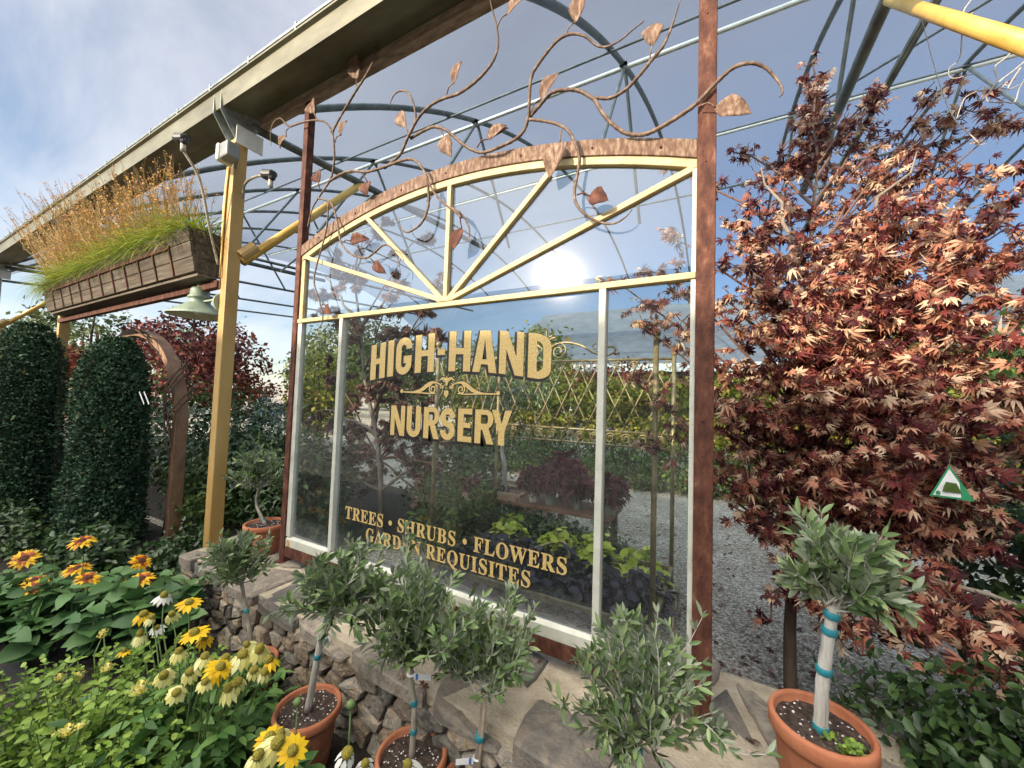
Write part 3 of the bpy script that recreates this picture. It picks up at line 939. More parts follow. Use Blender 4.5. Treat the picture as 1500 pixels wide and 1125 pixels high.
# panes
GY = .030
for x0, x1 in ((-2.4935, -2.0985), (-2.0675, -.4565), (-.4255, -.1085)):
    MB().add([(x0, GY, .558), (x1, GY, .558), (x1, GY, 1.981), (x0, GY, 1.981)], [(0, 1, 2, 3)]).build('glass_pane', GLASS, win)
fp = [(-2.4975, 2.008)] + [(-.1065, 2.008)] + [(x, AX(x) - .1085) for x in np.linspace(-.1065, -2.4975, 40)]
MB().add([(a, GY, b) for a, b in fp], [tuple(range(len(fp)))]).build('glass_pane', GLASS, win)

# ------------------------------------------------------------------ lettering on the glass
def arcp(cx_, cy_, rx, ry, a0, a1, n=10):
    return [(cx_ + rx * math.cos(rad(a0 + (a1 - a0) * i / n)), cy_ + ry * math.sin(rad(a0 + (a1 - a0) * i / n))) for i in range(n + 1)]


def stroke(path, wd):
    """outline of a thick line, mitred"""
    k = len(path)
    ws = [wd] * k if isinstance(wd, (int, float)) else wd
    lft, rgt = [], []
    for i in range(k):
        a, b, c = path[max(i - 1, 0)], path[i], path[min(i + 1, k - 1)]
        d1 = Vector((b[0] - a[0], b[1] - a[1])); d2 = Vector((c[0] - b[0], c[1] - b[1]))
        if d1.length < 1e-9: d1 = d2
        if d2.length < 1e-9: d2 = d1
        d1.normalize(); d2.normalize()
        t_ = (d1 + d2).normalized()
        n_ = Vector((-t_.y, t_.x))
        c_ = max(.5, n_.dot(Vector((-d1.y, d1.x))))
        h_ = ws[i] / 2 / c_
        lft.append((b[0] + n_.x * h_, b[1] + n_.y * h_))
        rgt.append((b[0] - n_.x * h_, b[1] - n_.y * h_))
    return lft + rgt[::-1]


def glyph(ch, W, H, s):
    hb = s * .86
    if ch == 'H':
        m0, m1 = H * .5 - hb * .42, H * .5 + hb * .42
        return [[(0, 0), (s, 0), (s, m0), (W - s, m0), (W - s, 0), (W, 0), (W, H), (W - s, H), (W - s, m1), (s, m1), (s, H), (0, H)]]
    if ch == 'I':
        return [[(0, 0), (W, 0), (W, H), (0, H)]]
    if ch == '-':
        return [[(0, H * .42), (W, H * .42), (W, H * .58), (0, H * .58)]]
    if ch == 'N':
        return [[(0, 0), (s * .86, 0), (s * .86, H * .58), (W - s * 1.0, 0), (W, 0), (W, H), (W - s * .86, H), (W - s * .86, H * .42), (s * 1.0, H), (0, H)]]
    if ch == 'A':
        t0 = W * .5
        o_ = [(0, 0), (s * .98, 0), (s * 1.16, H * .19), (W - s * 1.16, H * .19), (W - s * .98, 0), (W, 0), (t0 + s * .68, H), (t0 - s * .68, H)]
        return [o_, [(s * 1.32, H * .31), (W - s * 1.32, H * .31), (t0, H * .80)]]
    if ch == 'E':
        return [[(0, 0), (W, 0), (W, hb * .92), (s, hb * .92), (s, H * .5 - hb * .42), (W * .9, H * .5 - hb * .42), (W * .9, H * .5 + hb * .42), (s, H * .5 + hb * .42), (s, H - hb * .92), (W, H - hb * .92), (W, H), (0, H)]]
    if ch == 'Y':
        return [[(W / 2 - s / 2, 0), (W / 2 + s / 2, 0), (W / 2 + s / 2, H * .40), (W, H), (W - s * 1.05, H), (W / 2, H * .58), (s * 1.05, H), (0, H), (W / 2 - s / 2, H * .40)]]
    if ch == 'D':
        r_ = W * .62
        o_ = [(0, 0), (W - r_, 0)] + arcp(W - r_, r_ * .75, r_, r_ * .75, -90, 0, 8)[1:] + arcp(W - r_, H - r_ * .75, r_, r_ * .75, 0, 90, 8) + [(0, H)]
        q = r_ - s * .9
        i_ = [(s, hb * .9), (W - r_, hb * .9)] + arcp(W - r_, hb * .9 + q, q, q, -90, 0, 6)[1:] + arcp(W - r_, H - hb * .9 - q, q, q, 0, 90, 6) + [(s, H - hb * .9)]
        return [o_, i_]
    if ch == 'U':
        r_ = W * .5
        o_ = [(0, H)] + arcp(r_, r_, r_, r_, 180, 360, 14) + [(W, H), (W - s, H)] + arcp(r_, r_, r_ - s, r_ - s * .9, 360, 180, 10) + [(s, H)]
        return [o_]
    if ch == 'R':
        b0 = H * .44
        rb_ = (H - b0) / 2
        o_ = [(0, 0), (s, 0), (s, b0 * .92), (s * 1.25, b0 * .92), (W - s * .98, 0), (W + s * .10, 0), (W - s * .75, b0 * 1.06)] + arcp(W - rb_ * .8, b0 + rb_, rb_ * .8, rb_ * .98, -62, 90, 10) + [(0, H)]
        q = rb_ - hb * .86
        i_ = [(s, b0 + hb * .80), (W - rb_ * .8, b0 + hb * .80)] + arcp(W - rb_ * .8, b0 + rb_, max(.004, rb_ * .8 - s * .85), q, -80, 80, 8) + [(W - rb_ * .8, H - hb * .84), (s, H - hb * .84)]
        return [o_, i_]
    if ch == 'G':
        r_ = W / 2 - s / 2
        p_ = [(W - s / 2, H * .68)] + arcp(W / 2, H - r_ - s * .45, r_, r_, 0, 180, 12)[0:] + arcp(W / 2, r_ + s * .45, r_, r_, 180, 350, 12) + [(W - s / 2, H * .40), (W * .50, H * .40)]
        k = len(p_)
        return [stroke(p_, s * .92)]
    if ch == 'S':
        r_ = W / 2 - s / 2
        ru = (H - s) / 4
        c1, c2 = H - s * .48 - ru, s * .48 + ru
        p_ = [(W - s * .5, H * .70)] + arcp(W / 2, c1, r_, ru, 14, 196, 12) + [(W * .30, H * .545), (W * .70, H * .455)] + arcp(W / 2, c2, r_, ru, 16, -166, 12) + [(s * .5, H * .30)]
        return [stroke(p_, s * .92)]
    return []


def curve_mesh(name, polys, z, mat, parent, offset=0.0, thick=0.0004):
    """flat letters: polygons in x,z -> one mesh on the pane at depth z"""
    cu = bpy.data.curves.new(name, 'CURVE')
    cu.dimensions = '2D'
    cu.fill_mode = 'BOTH'
    cu.extrude = thick
    cu.offset = offset
    for poly in polys:
        sp = cu.splines.new('POLY')
        sp.points.add(len(poly) - 1)
        for i, (a, b) in enumerate(poly):
            sp.points[i].co = (a, b, 0, 1)
        sp.use_cyclic_u = True
    return curve_obj(name, cu, z, mat, parent)


def curve_obj(name, cu, z, mat, parent, loc=(0, 0), sx=1.0):
    tmp = bpy.data.objects.new('tmp', cu)
    COL.objects.link(tmp)
    me = bpy.data.meshes.new_from_object(tmp.evaluated_get(bpy.context.evaluated_depsgraph_get()))
    bpy.data.objects.remove(tmp)
    bpy.data.curves.remove(cu)
    co = np.zeros(len(me.vertices) * 3)
    me.vertices.foreach_get('co', co)
    co = co.reshape(-1, 3)
    out_ = np.stack([co[:, 0] * sx + loc[0], z - co[:, 2], co[:, 1] + loc[1]], 1)
    me.vertices.foreach_set('co', out_.ravel())
    me.materials.clear()
    me.update()
    me.name = name
    return link(name, me, mat, parent)


def area(p_):
    return sum(p_[i][0] * p_[(i + 1) % len(p_)][1] - p_[(i + 1) % len(p_)][0] * p_[i][1] for i in range(len(p_))) / 2


def lettering(items, H, s, base):
    gold, ink, sh = [], [], []
    for ch, x, W in items:
        for k, poly in enumerate(glyph(ch, W, H, s if ch != 'I' else W)):
            den = []
            for i in range(len(poly)):
                a, b = poly[i], poly[(i + 1) % len(poly)]
                m_ = max(1, int(math.hypot(b[0] - a[0], b[1] - a[1]) / .05))
                den += [(a[0] + (b[0] - a[0]) * t_ / m_, a[1] + (b[1] - a[1]) * t_ / m_) for t_ in range(m_)]
            if (area(den) > 0) == (k > 0):
                den = den[::-1]
            gold.append([(x + a, base(x + a) + b) for a, b in den])
            g = gold[-1]
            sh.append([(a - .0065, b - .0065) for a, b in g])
    return gold, sh


gold, shd = lettering([('H', -1.828, .118), ('I', -1.690, .046), ('G', -1.627, .120), ('H', -1.482, .134), ('-', -1.326, .050), ('H', -1.250, .137), ('A', -1.100, .142), ('N', -.945, .132), ('D', -.790, .116)],
                      .207, .044, lambda x: 1.645 - .050 * ((x + 1.25) / .575) ** 2)
g2, s2 = lettering([('N', -1.644, .106), ('U', -1.523, .099), ('R', -1.402, .104), ('S', -1.291, .098), ('E', -1.176, .086), ('R', -1.072, .106), ('Y', -.975, .110)], .166, .035, lambda x: 1.289)
curve_mesh('gold_letters', gold + g2, .0268, GOLD, win)
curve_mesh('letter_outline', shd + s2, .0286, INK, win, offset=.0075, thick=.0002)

# flourish between the two words
def swirl(cx_, cy_, r0, r1, a0, a1, n=22):
    return [(cx_ + (r0 + (r1 - r0) * i / n) * math.cos(rad(a0 + (a1 - a0) * i / n)), cy_ + (r0 + (r1 - r0) * i / n) * math.sin(rad(a0 + (a1 - a0) * i / n))) for i in range(n + 1)]
orn = []
for sg in (-1, 1):
    fx = lambda pts: [(-1.257 + sg * a, 1.528 + b) for a, b in pts]
    body = [(.02, .028), (.045, .048), (.075, .058), (.105, .056), (.135, .040), (.17, .018), (.215, .006), (.26, .004), (.31, .005)]
    orn.append((0, stroke(fx([tuple(q) for q in spline(body, 5)]), [.006 + .016 * math.exp(-((i - 21) / 9.0) ** 2) for i in range(41)])))
    orn.append((1, stroke(fx(swirl(.093, .024, .026, .007, 75, -420)), .0075)))
    orn.append((2, stroke(fx([(.07, .002), (.12, -.001), (.18, .002), (.25, .001)]), [.005, .007, .007, .003])))
    orn.append((2, arcp(-1.257 + sg * .313, 1.537, .011, .011, 0, 350, 14)))
    orn.append((3, stroke(fx([(.0, .055), (.012, .075), (.030, .080), (.052, .068)]), [.012, .016, .014, .003])))
    orn.append((4, stroke(fx(swirl(.030, .038, .015, .006, 90, -230, 12)), .006)))
orn.append((5, [(-1.257, 1.624), (-1.245, 1.596), (-1.252, 1.570), (-1.262, 1.570), (-1.269, 1.596)]))
orn.append((6, [(-1.245, 1.545), (-1.241, 1.525), (-1.257, 1.505), (-1.273, 1.525), (-1.269, 1.545)]))
for lay, mat_, off in ((0, GOLD, 0.0), (1, INK, .004)):
    mb = MB()
    for k, (ly, poly) in enumerate(orn):
        if area(poly) < 0:
            poly = poly[::-1]
        cu = bpy.data.curves.new('f', 'CURVE'); cu.dimensions = '2D'; cu.fill_mode = 'BOTH'; cu.offset = off
        sp = cu.splines.new('POLY'); sp.points.add(len(poly) - 1)
        for i, (a, b) in enumerate(poly):
            sp.points[i].co = (a, b, 0, 1)
        sp.use_cyclic_u = True
        tmp = bpy.data.objects.new('tmp', cu); COL.objects.link(tmp)
        me = bpy.data.meshes.new_from_object(tmp.evaluated_get(bpy.context.evaluated_depsgraph_get()))
        yv = (.0268 if lay == 0 else .0288) - .00012 * k * (1 if lay == 0 else .6)
        mb.add([(v.co.x, yv, v.co.y) for v in me.vertices], [tuple(pl.vertices) for pl in me.polygons])
        bpy.data.objects.remove(tmp); bpy.data.curves.remove(cu); bpy.data.meshes.remove(me)
    mb.build('gold_flourish' if lay == 0 else 'flourish_outline', mat_, win)


def bold(t_):
    return ''.join(chr(0x1D400 + ord(c) - 65) if 'A' <= c <= 'Z' else c for c in t_)


def textline(name, txt, x0, x1, zb, caph, y, mat, off=0.0, shift=(0, 0)):
    cu = bpy.data.curves.new(name, 'FONT')
    cu.body = bold(txt)
    cu.size = caph / .68
    cu.space_character = 1.10
    cu.offset = off
    cu.extrude = .0002
    tmp = bpy.data.objects.new('tmp', cu)
    COL.objects.link(tmp)
    bpy.context.view_layer.update()
    me = bpy.data.meshes.new_from_object(tmp.evaluated_get(bpy.context.evaluated_depsgraph_get()))
    co = np.zeros(len(me.vertices) * 3); me.vertices.foreach_get('co', co)
    lo, hi = co.reshape(-1, 3)[:, 0].min(), co.reshape(-1, 3)[:, 0].max()
    bpy.data.objects.remove(tmp); bpy.data.meshes.remove(me)
    k_ = (x1 - x0) / (hi - lo)
    return curve_obj(name, cu, y, mat, win, (x0 - lo * k_ + shift[0], zb + shift[1]), k_)


for txt, x0, x1, zb in (('TREES \u2022 SHRUBS \u2022 FLOWERS', -1.985, -.575, .768), ('GARDEN REQUISITES', -1.80, -.745, .672)):
    textline('gold_letters', txt, x0, x1, zb, .070, .0268, GOLD, .0012)
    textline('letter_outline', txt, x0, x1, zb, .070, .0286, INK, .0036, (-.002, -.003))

# ------------------------------------------------------------------ forged vines on the frame
def z2(*p): return [(300 + a / 3.309, b / 3.309) for a, b in p]
def z3(*p): return [(700 + a / 3.309, b / 3.309) for a, b in p]
def z5(*p): return [(400 + a / 3.309, 300 + b / 3.309) for a, b in p]
def z3h(*p): return z3(*p)
vines = [
    (z2((788, 193), (812, 212), (820, 285), (790, 370), (740, 440), (690, 500), (650, 560), (622, 640), (632, 690), (630, 780), (605, 860), (555, 940), (525, 1010), (508, 1100)) + z5((178, 90), (172, 150)), .0075),
    (z2((550, 962), (600, 975), (625, 1030), (650, 1115)) + z5((340, 190), (380, 240), (440, 255), (490, 225), (540, 198), (580, 210), (605, 260), (612, 340)), .0065),
    (z5((276, 0), (262, 100), (235, 180), (205, 300), (205, 380), (235, 480), (240, 540), (220, 590), (190, 608)), .0055),
    (z2((595, 875), (650, 845), (720, 832), (790, 838), (860, 810), (940, 775), (1000, 770), (1045, 800), (1075, 850), (1080, 920), (1075, 1000), (1050, 1080), (1010, 1122)) + z5((650, 135), (615, 110), (602, 60)), .0085),
    (z2((1078, 860), (1100, 920), (1150, 980), (1210, 1020), (1250, 1060)) + z5((870, 15), (915, 50), (945, 110), (955, 170), (965, 232)), .0065),
    (z2((862, 810), (940, 750), (990, 670), (1040, 580), (1090, 510), (1150, 470), (1220, 455), (1290, 425), (1350, 370), (1395, 290), (1415, 210), (1415, 130), (1400, 60), (1380, -20)), .0085),
    (z2((990, 668), (1010, 600), (1015, 540), (1000, 470), (970, 447), (920, 460), (885, 515)), .0065),
    (z2((990, 665), (1060, 630), (1120, 620), (1180, 640), (1240, 690), (1290, 720), (1350, 738), (1420, 725)) + z3((110, 718), (180, 670), (220, 620), (245, 560), (255, 470), (265, 370), (300, 290), (350, 220), (400, 188), (460, 175), (520, 180), (570, 210), (620, 218), (690, 200), (750, 160), (805, 105)), .0085),
    (z3((245, 560), (300, 510), (360, 460), (430, 440), (490, 435), (540, 460), (570, 490), (610, 560), (660, 610), (720, 640), (800, 645), (870, 630), (950, 590), (1040, 520), (1100, 450), (1170, 380), (1240, 335), (1320, 318), (1390, 325), (1440, 360), (1470, 410), (1475, 460), (1458, 480)), .009),
    (z3((570, 470), (640, 465), (720, 430), (790, 370), (850, 290), (900, 210), (940, 110), (985, -10)), .0075),
    (z3((245, 575), (310, 578), (380, 600), (440, 640), (475, 700), (490, 760), (480, 830), (470, 920), (480, 990), (520, 1040), (580, 1070), (650, 1080), (710, 1060), (752, 1022)), .0075),
    (z2((615, 640), (590, 600), (560, 582), (510, 590), (450, 608), (410, 612), (385, 595), (365, 573), (340, 600), (325, 650), (318, 702)), .007),
]
vleaves = [(z2((740, 440), (740, 380), (722, 255)), 42), (z2((545, 580), (530, 545), (510, 485)), 36), (z2((408, 622), (395, 660), (360, 717)), 36), (z2((632, 690), (660, 655), (690, 585)), 34),
           (z2((558, 915), (556, 878), (540, 818)), 36), (z2((765, 845), (788, 880), (790, 952)), 42), (z2((990, 655), (975, 615), (930, 535)), 50), (z2((1130, 625), (1160, 660), (1190, 755)), 52),
           (z2((1172, 458), (1205, 405), (1252, 305)), 42), (z2((1320, 715), (1370, 675), (1465, 612)), 46), (z3((93, 137), (140, 70), (235, -5)), 44), (z3((420, 180), (475, 105), (505, -35)), 54),
           (z3((255, 545), (305, 480), (388, 340)), 50), (z3((830, 300), (845, 220), (856, 110)), 74), (z3((1072, 515), (1150, 520), (1325, 545)), 82), (z3((0, 708), (50, 675), (142, 612)), 46),
           (z3((405, 632), (398, 690), (345, 862)), 74), (z3((482, 945), (540, 950), (638, 980)), 66), (z5((905, 32), (915, 115), (877, 222)), 46), (z5((342, 182), (375, 175), (457, 160)), 42),
           (z5((470, 258), (490, 280), (545, 332)), 42), (z5((238, 488), (256, 488), (288, 532)), 40)]
VY = -.028
vp = MB()
for pts, r_ in vines:
    P = [at(a, b, VY) for a, b in pts]
    for i, q in enumerate(P):
        q[1] += .012 * math.sin(i * 1.3 + r_ * 900)
    P = spline(P, 7)
    k = len(P)
    rs = []
    for i in range(k):
        t_ = i / (k - 1)
        rs.append(r_ * (1.0 - .72 * max(0, (t_ - .55) / .45) ** 1.5) * (.92 + .12 * math.sin(i * 2.1)))
    vp.tube(P, rs, 9)
vine = vp.build('forged_vine', VINE, win, smooth=True)
for (base_, st, tp), wpx in vleaves:
    A, B, T_ = at(*base_, VY), at(*st, VY), at(*tp, VY)
    mid = (A + B) / 2 + np.array([.004, -.012, .004])
    ax = T_ - B
    ln = np.linalg.norm(ax)
    ax /= ln
    sc_ = np.linalg.norm(at(st[0] + 1, st[1], VY) - B) if abs(ax[0]) < .5 else np.linalg.norm(at(st[0], st[1] + 1, VY) - B)
    wd = wpx / 3.309 * sc_ * .62
    sd_ = np.array([ax[2], 0, -ax[0]])
    mb = MB()
    mb.tube(spline([A, mid, B], 4), .0032, 6)
    curl = random.uniform(-.02, .02)
    prof = [(0, .12), (.12, .62), (.3, .95), (.48, 1.0), (.66, .8), (.82, .48), (.93, .2), (1.0, .02)]
    rows = []
    for t_, h_ in prof:
        c_ = B + ax * ln * t_ + np.array([0, -.014 * math.sin(t_ * 3.1) + curl * t_ * t_, 0])
        jg = random.uniform(.9, 1.1)
        rows.append([c_ - sd_ * wd * h_ * jg + np.array([0, -.010 * h_, 0]), c_ - sd_ * wd * h_ * .5 + np.array([0, -.003 * h_, 0]), c_ + np.array([0, .004, 0]), c_ + sd_ * wd * h_ * .5 + np.array([0, -.003 * h_, 0]), c_ + sd_ * wd * h_ * jg + np.array([0, -.010 * h_, 0])])
    vs = [q for r_ in rows for q in r_]
    nb = len(vs)
    vs += [q + np.array([0, .0022, 0]) for q in vs]
    fs = []
    for i in range(len(rows) - 1):
        for j in range(4):
            fs.append((i * 5 + j, i * 5 + j + 1, i * 5 + j + 6, i * 5 + j + 5))
            fs.append((nb + i * 5 + j, nb + i * 5 + j + 5, nb + i * 5 + j + 6, nb + i * 5 + j + 1))
        fs.append((i * 5, i * 5 + 5, nb + i * 5 + 5, nb + i * 5))
        fs.append((i * 5 + 4, nb + i * 5 + 4, nb + i * 5 + 9, i * 5 + 9))
    mb.add(vs, fs)
    mb.build('vine_leaf', RUST_PALE if base_[1] < 215 else RUST, vine, smooth=True)

# ------------------------------------------------------------------ shade house (posts, gutter, hoops, cloth)
sh = thing('shade_house', 'long hoop shade house of steel pipes under dark cloth with galvanised gutter', 'shade house', (-3.24, -.07, 0))
POSTS = (-11.16, -7.2, -3.24, .74)
for px_ in POSTS:
    zb = WT - .02 if px_ == -3.24 else 0
    xc = px_ - .03 if px_ < 0 else px_ + .12
    pb = MB().box(xc - .042, xc + .042, -.125, -.035, zb, 3.40)
    pst = pb.build('post', YPAINT if px_ > -9 else GALV, sh, bevel=.006)
    if px_ == -3.24:
        MB().tube([(xc + .0425, -.02, 1.2 + i * .1 + .0) for i in range(1)] + [(xc + .043, -.10, 3.2)], .004, 5)
        cj = MB()
        for k in range(3):
            cj.tube(spline([(xc - .05 + .012 * k, -.128 - .004 * k, 2.55 - .1 * k), (xc - .046 + .01 * k, -.135, 2.9), (xc - .03 + .01 * k, -.132, 3.2)], 4), .006, 6)
        cj.build('cable', YPIPE, sh, smooth=True)
        MB().box(xc - .05, xc - .043, -.12, -.06, 2.27, 2.33).box(xc - .054, xc - .03, -.131, -.1255, 2.27, 2.34).build('rail_bracket', RUST, sh, bevel=.002)
    # gusset plates up to the gutter
    g = MB()
    for dxx in (-.055, .048):
        x_ = xc + dxx
        pl = [(-.24, 3.56), (-.24, 3.70), (-.02, 3.74), (.05, 3.62), (-.04, 3.40), (-.12, 3.38)]
        g.add([(x_, a, b) for a, b in pl] + [(x_ + .006, a, b) for a, b in pl], [tuple(range(5, -1, -1)), tuple(range(6, 12))] + [(i, (i + 1) % 6, 6 + (i + 1) % 6, 6 + i) for i in range(6)])
    g.tube([(xc, -.09, 3.38), (xc, -.09, 3.68)], .024, 10)
    g.build('gutter_bracket', GALV, sh, bevel=.001)
    c2 = MB().box(xc - .05, xc + .05, -.134, -.1255, 3.30, 3.40).box(xc - .03, xc + .02, -.145, -.134, 3.34, 3.37)
    c2.build('post_collar', YPIPE, sh, bevel=.003)
    MB().box(xc + .075, xc + .083, -.14, .05, 3.36, 3.50).build('white_plate', PLATE, sh, bevel=.002)
    # back-leaning brace pipe and tie
    if px_ > 0:
        MB().box(px_ - .03, xc - .0425, -.075, -.03, 2.40, 2.50).build('brace_bracket', YPAINT, sh, bevel=.004)
        MB().box(px_ - .03, xc - .0425, -.075, -.03, 3.55, 3.60).build('brace_bracket', YPAINT, sh, bevel=.004)
    br = MB().tube([(px_, -.02, 2.50), (px_, 1.02, 3.655)], .034 if px_ < 0 else .025, 14)
    br.build('brace', YPIPE, sh, smooth=True)
    if px_ < 0:
        MB().tube([(px_, -.04, 2.53), (px_, .06, 2.64)], .048, 14).build('brace_clamp', YPAINT, sh)
    MB().tube([(px_, -.02, 3.575), (px_, 1.34, 3.686), (px_, 3.4, 3.85)], .034, 12).build('tie_pipe', PIPE, sh, smooth=True)
# gutter: swept profile
prof = [(-.225, 3.585), (-.240, 3.70), (-.262, 3.71), (-.262, 3.722), (-.222, 3.722), (-.205, 3.60), (-.02, 3.66), (.06, 3.80), (.075, 3.80), (.075, 3.64), (-.03, 3.632)]
gx = [-14, -11, -8, -5, -2, 1, 4, 7]
gb = MB()
k = len(prof)
for x_ in gx:
    gb.v += [(x_, a, b) for a, b in prof]
for i in range(len(gx) - 1):
    for j in range(k):
        a_, b_ = i * k + j, i * k + (j + 1) % k
        gb.f.append((a_, b_, b_ + k, a_ + k))
gb.build('gutter', GUTTER, sh)
rl = MB()
rl.tube([(-14, -.235, 3.775), (7, -.235, 3.775)], .012, 8)
rl.tube([(-14, -.20, 3.815), (7, -.20, 3.815)], .016, 8)
for i in range(40):
    x_ = -14 + i * .53
    rl.box(x_, x_ + .014, -.245, -.196, 3.722, 3.80)
rl.build('cloth_rail', GALV, sh)
YC, ZC, RC = 8.353, -6.355, 13.0
def hz(Y): return ZC + math.sqrt(max(0, RC * RC - (Y - YC) ** 2))
HX = [-1 + 1.98 * k for k in range(-6, 4)]
for x_ in HX:
    MB().tube([(x_, Y_, hz(Y_)) for Y_ in np.concatenate([np.linspace(.02, 8, 44), np.linspace(8.4, 12.5, 12)])], .030, 10).build('hoop', PIPE, sh, smooth=True)
    cz = lambda Y_: 3.60 + .085 * min(Y_, 8.35) - .085 * max(0, Y_ - 8.35)
    mb = MB().tube([(x_, .03, cz(0)), (x_, 8.35, cz(8.35))], .026, 8)
    if x_ > 0 or x_ < -6:
        mb.build('bottom_chord', PIPE, sh, smooth=True)
    wb = MB()
    for a, b in ((2.6, 1.7), (2.6, 3.6)) if x_ < 0 else ((2.6, 1.3), (2.6, 4.0), (6.0, 4.0), (6.0, 8.3)):
        wb.tube([(x_ + .02, a, hz(a) - .02), (x_ + .02, b, cz(b))], .02, 7)
        wb.box(x_ - .03, x_ + .05, a - .05, a + .05, hz(a) - .05, hz(a) - .02)
    wb.build('truss_web', PIPE, sh)
for Y_, r_, mt in ((2.6, .024, PIPEW), (2.02, .012, PIPE), (6.0, .024, PIPEW), (5.9, .014, PIPE), (8.35, .024, PIPE)):
    MB().tube([(-14, Y_, hz(Y_) - .05), (7, Y_, hz(Y_) - .05)], r_, 8).build('purlin', mt, sh, smooth=True)
# diagonal bracing rods
for x0, y0, z0, x1, y1, z1 in ((.98, 2.6, 5.2, 2.96, .4, 3.62), (2.96, 2.6, 5.2, .98, 6.0, 6.3), (-7, 2.4, 3.7, -3.2, 1.2, 3.66)):
    MB().tube([(x0, y0, z0), (x1, y1, z1)], .016, 7).build('brace_rod', PIPE, sh, smooth=True)
cb = MB()
ysn = list(np.concatenate([np.linspace(.0, 4, 24), np.linspace(4.4, 16.5, 30)]))
xsn = [x_ + d for x_ in [-1 + 1.98 * k for k in range(-7, 5)] for d in (0, .5, .99, 1.48)]
for x_ in xsn:
    fr_ = ((x_ + 1) / 1.98) % 1.0
    sag = -.05 * math.sin(math.pi * fr_)
    for Y_ in ysn:
        cb.v.append((x_, Y_, hz(Y_) + .04 + sag * min(1, Y_)))
for i in range(len(xsn) - 1):
    for j in range(len(ysn) - 1):
        a_ = i * len(ysn) + j
        cb.f.append((a_, a_ + len(ysn), a_ + len(ysn) + 1, a_ + 1))
cb.build('shade_cloth', CLOTH, sh, smooth=True)

# building across the path whose long eave shades the lower part of everything
bl = thing('garden_barn', 'long dark board barn with grey roof across the path facing the window', 'building', (-6, -12.6, 0))
MB().box(-34, 16, -17, -12.6, 0, 6.0).build('wall', WALLW, bl)
rf = MB()
rf.add([(-34.5, -12.0, 6.12), (16.5, -12.0, 6.12), (16.5, -14.8, 6.75), (-34.5, -14.8, 6.75), (-34.5, -17.6, 6.05), (16.5, -17.6, 6.05),
        (-34.5, -12.0, 6.02), (16.5, -12.0, 6.02), (16.5, -17.6, 5.96), (-34.5, -17.6, 5.96)], [(0, 1, 2, 3), (3, 2, 5, 4), (0, 6, 7, 1), (6, 9, 8, 7), (4, 5, 8, 9)])
rf.build('roof', ROOFG, bl)
for x_ in (-24, -14, -5, 6):
    wf = MB().box(x_, x_ + 1.6, -12.6, -12.55, 1.2, 2.8).build('window', WHITEP, bl)
    MB().box(x_ + .1, x_ + 1.5, -12.55, -12.545, 1.3, 2.7).build('pane', INK, wf)
MB().box(-9.5, -7.5, -12.6, -12.54, 0, 2.5).build('door', OLDWOOD, bl)
# ------------------------------------------------------------------ plants: shared builders
OVAL, OVALN, QUAD, OVALW = t_oval(.30), t_leaf(.15, .05, .06, 4, 0, .5), t_quad(.36), t_leaf(.36, .10, .30, 7, .02, .36)
MAP = [t_maple(.10, 1), t_maple(.35, 2), t_maple(.8, 3), t_maple(-.25, 4, .8), t_maple(.95, 5, .9)]


def limb(a, b, sag, n=7, wob=.0):
    a, b = np.array(a, float), np.array(b, float)
    t_ = np.linspace(0, 1, n)[:, None]
    p_ = a + (b - a) * t_
    p_[:, 2] += sag * 4 * (t_ * (1 - t_))[:, 0]
    if wob:
        p_[1:-1] += rng.normal(size=(n - 2, 3)) * wob
    return p_


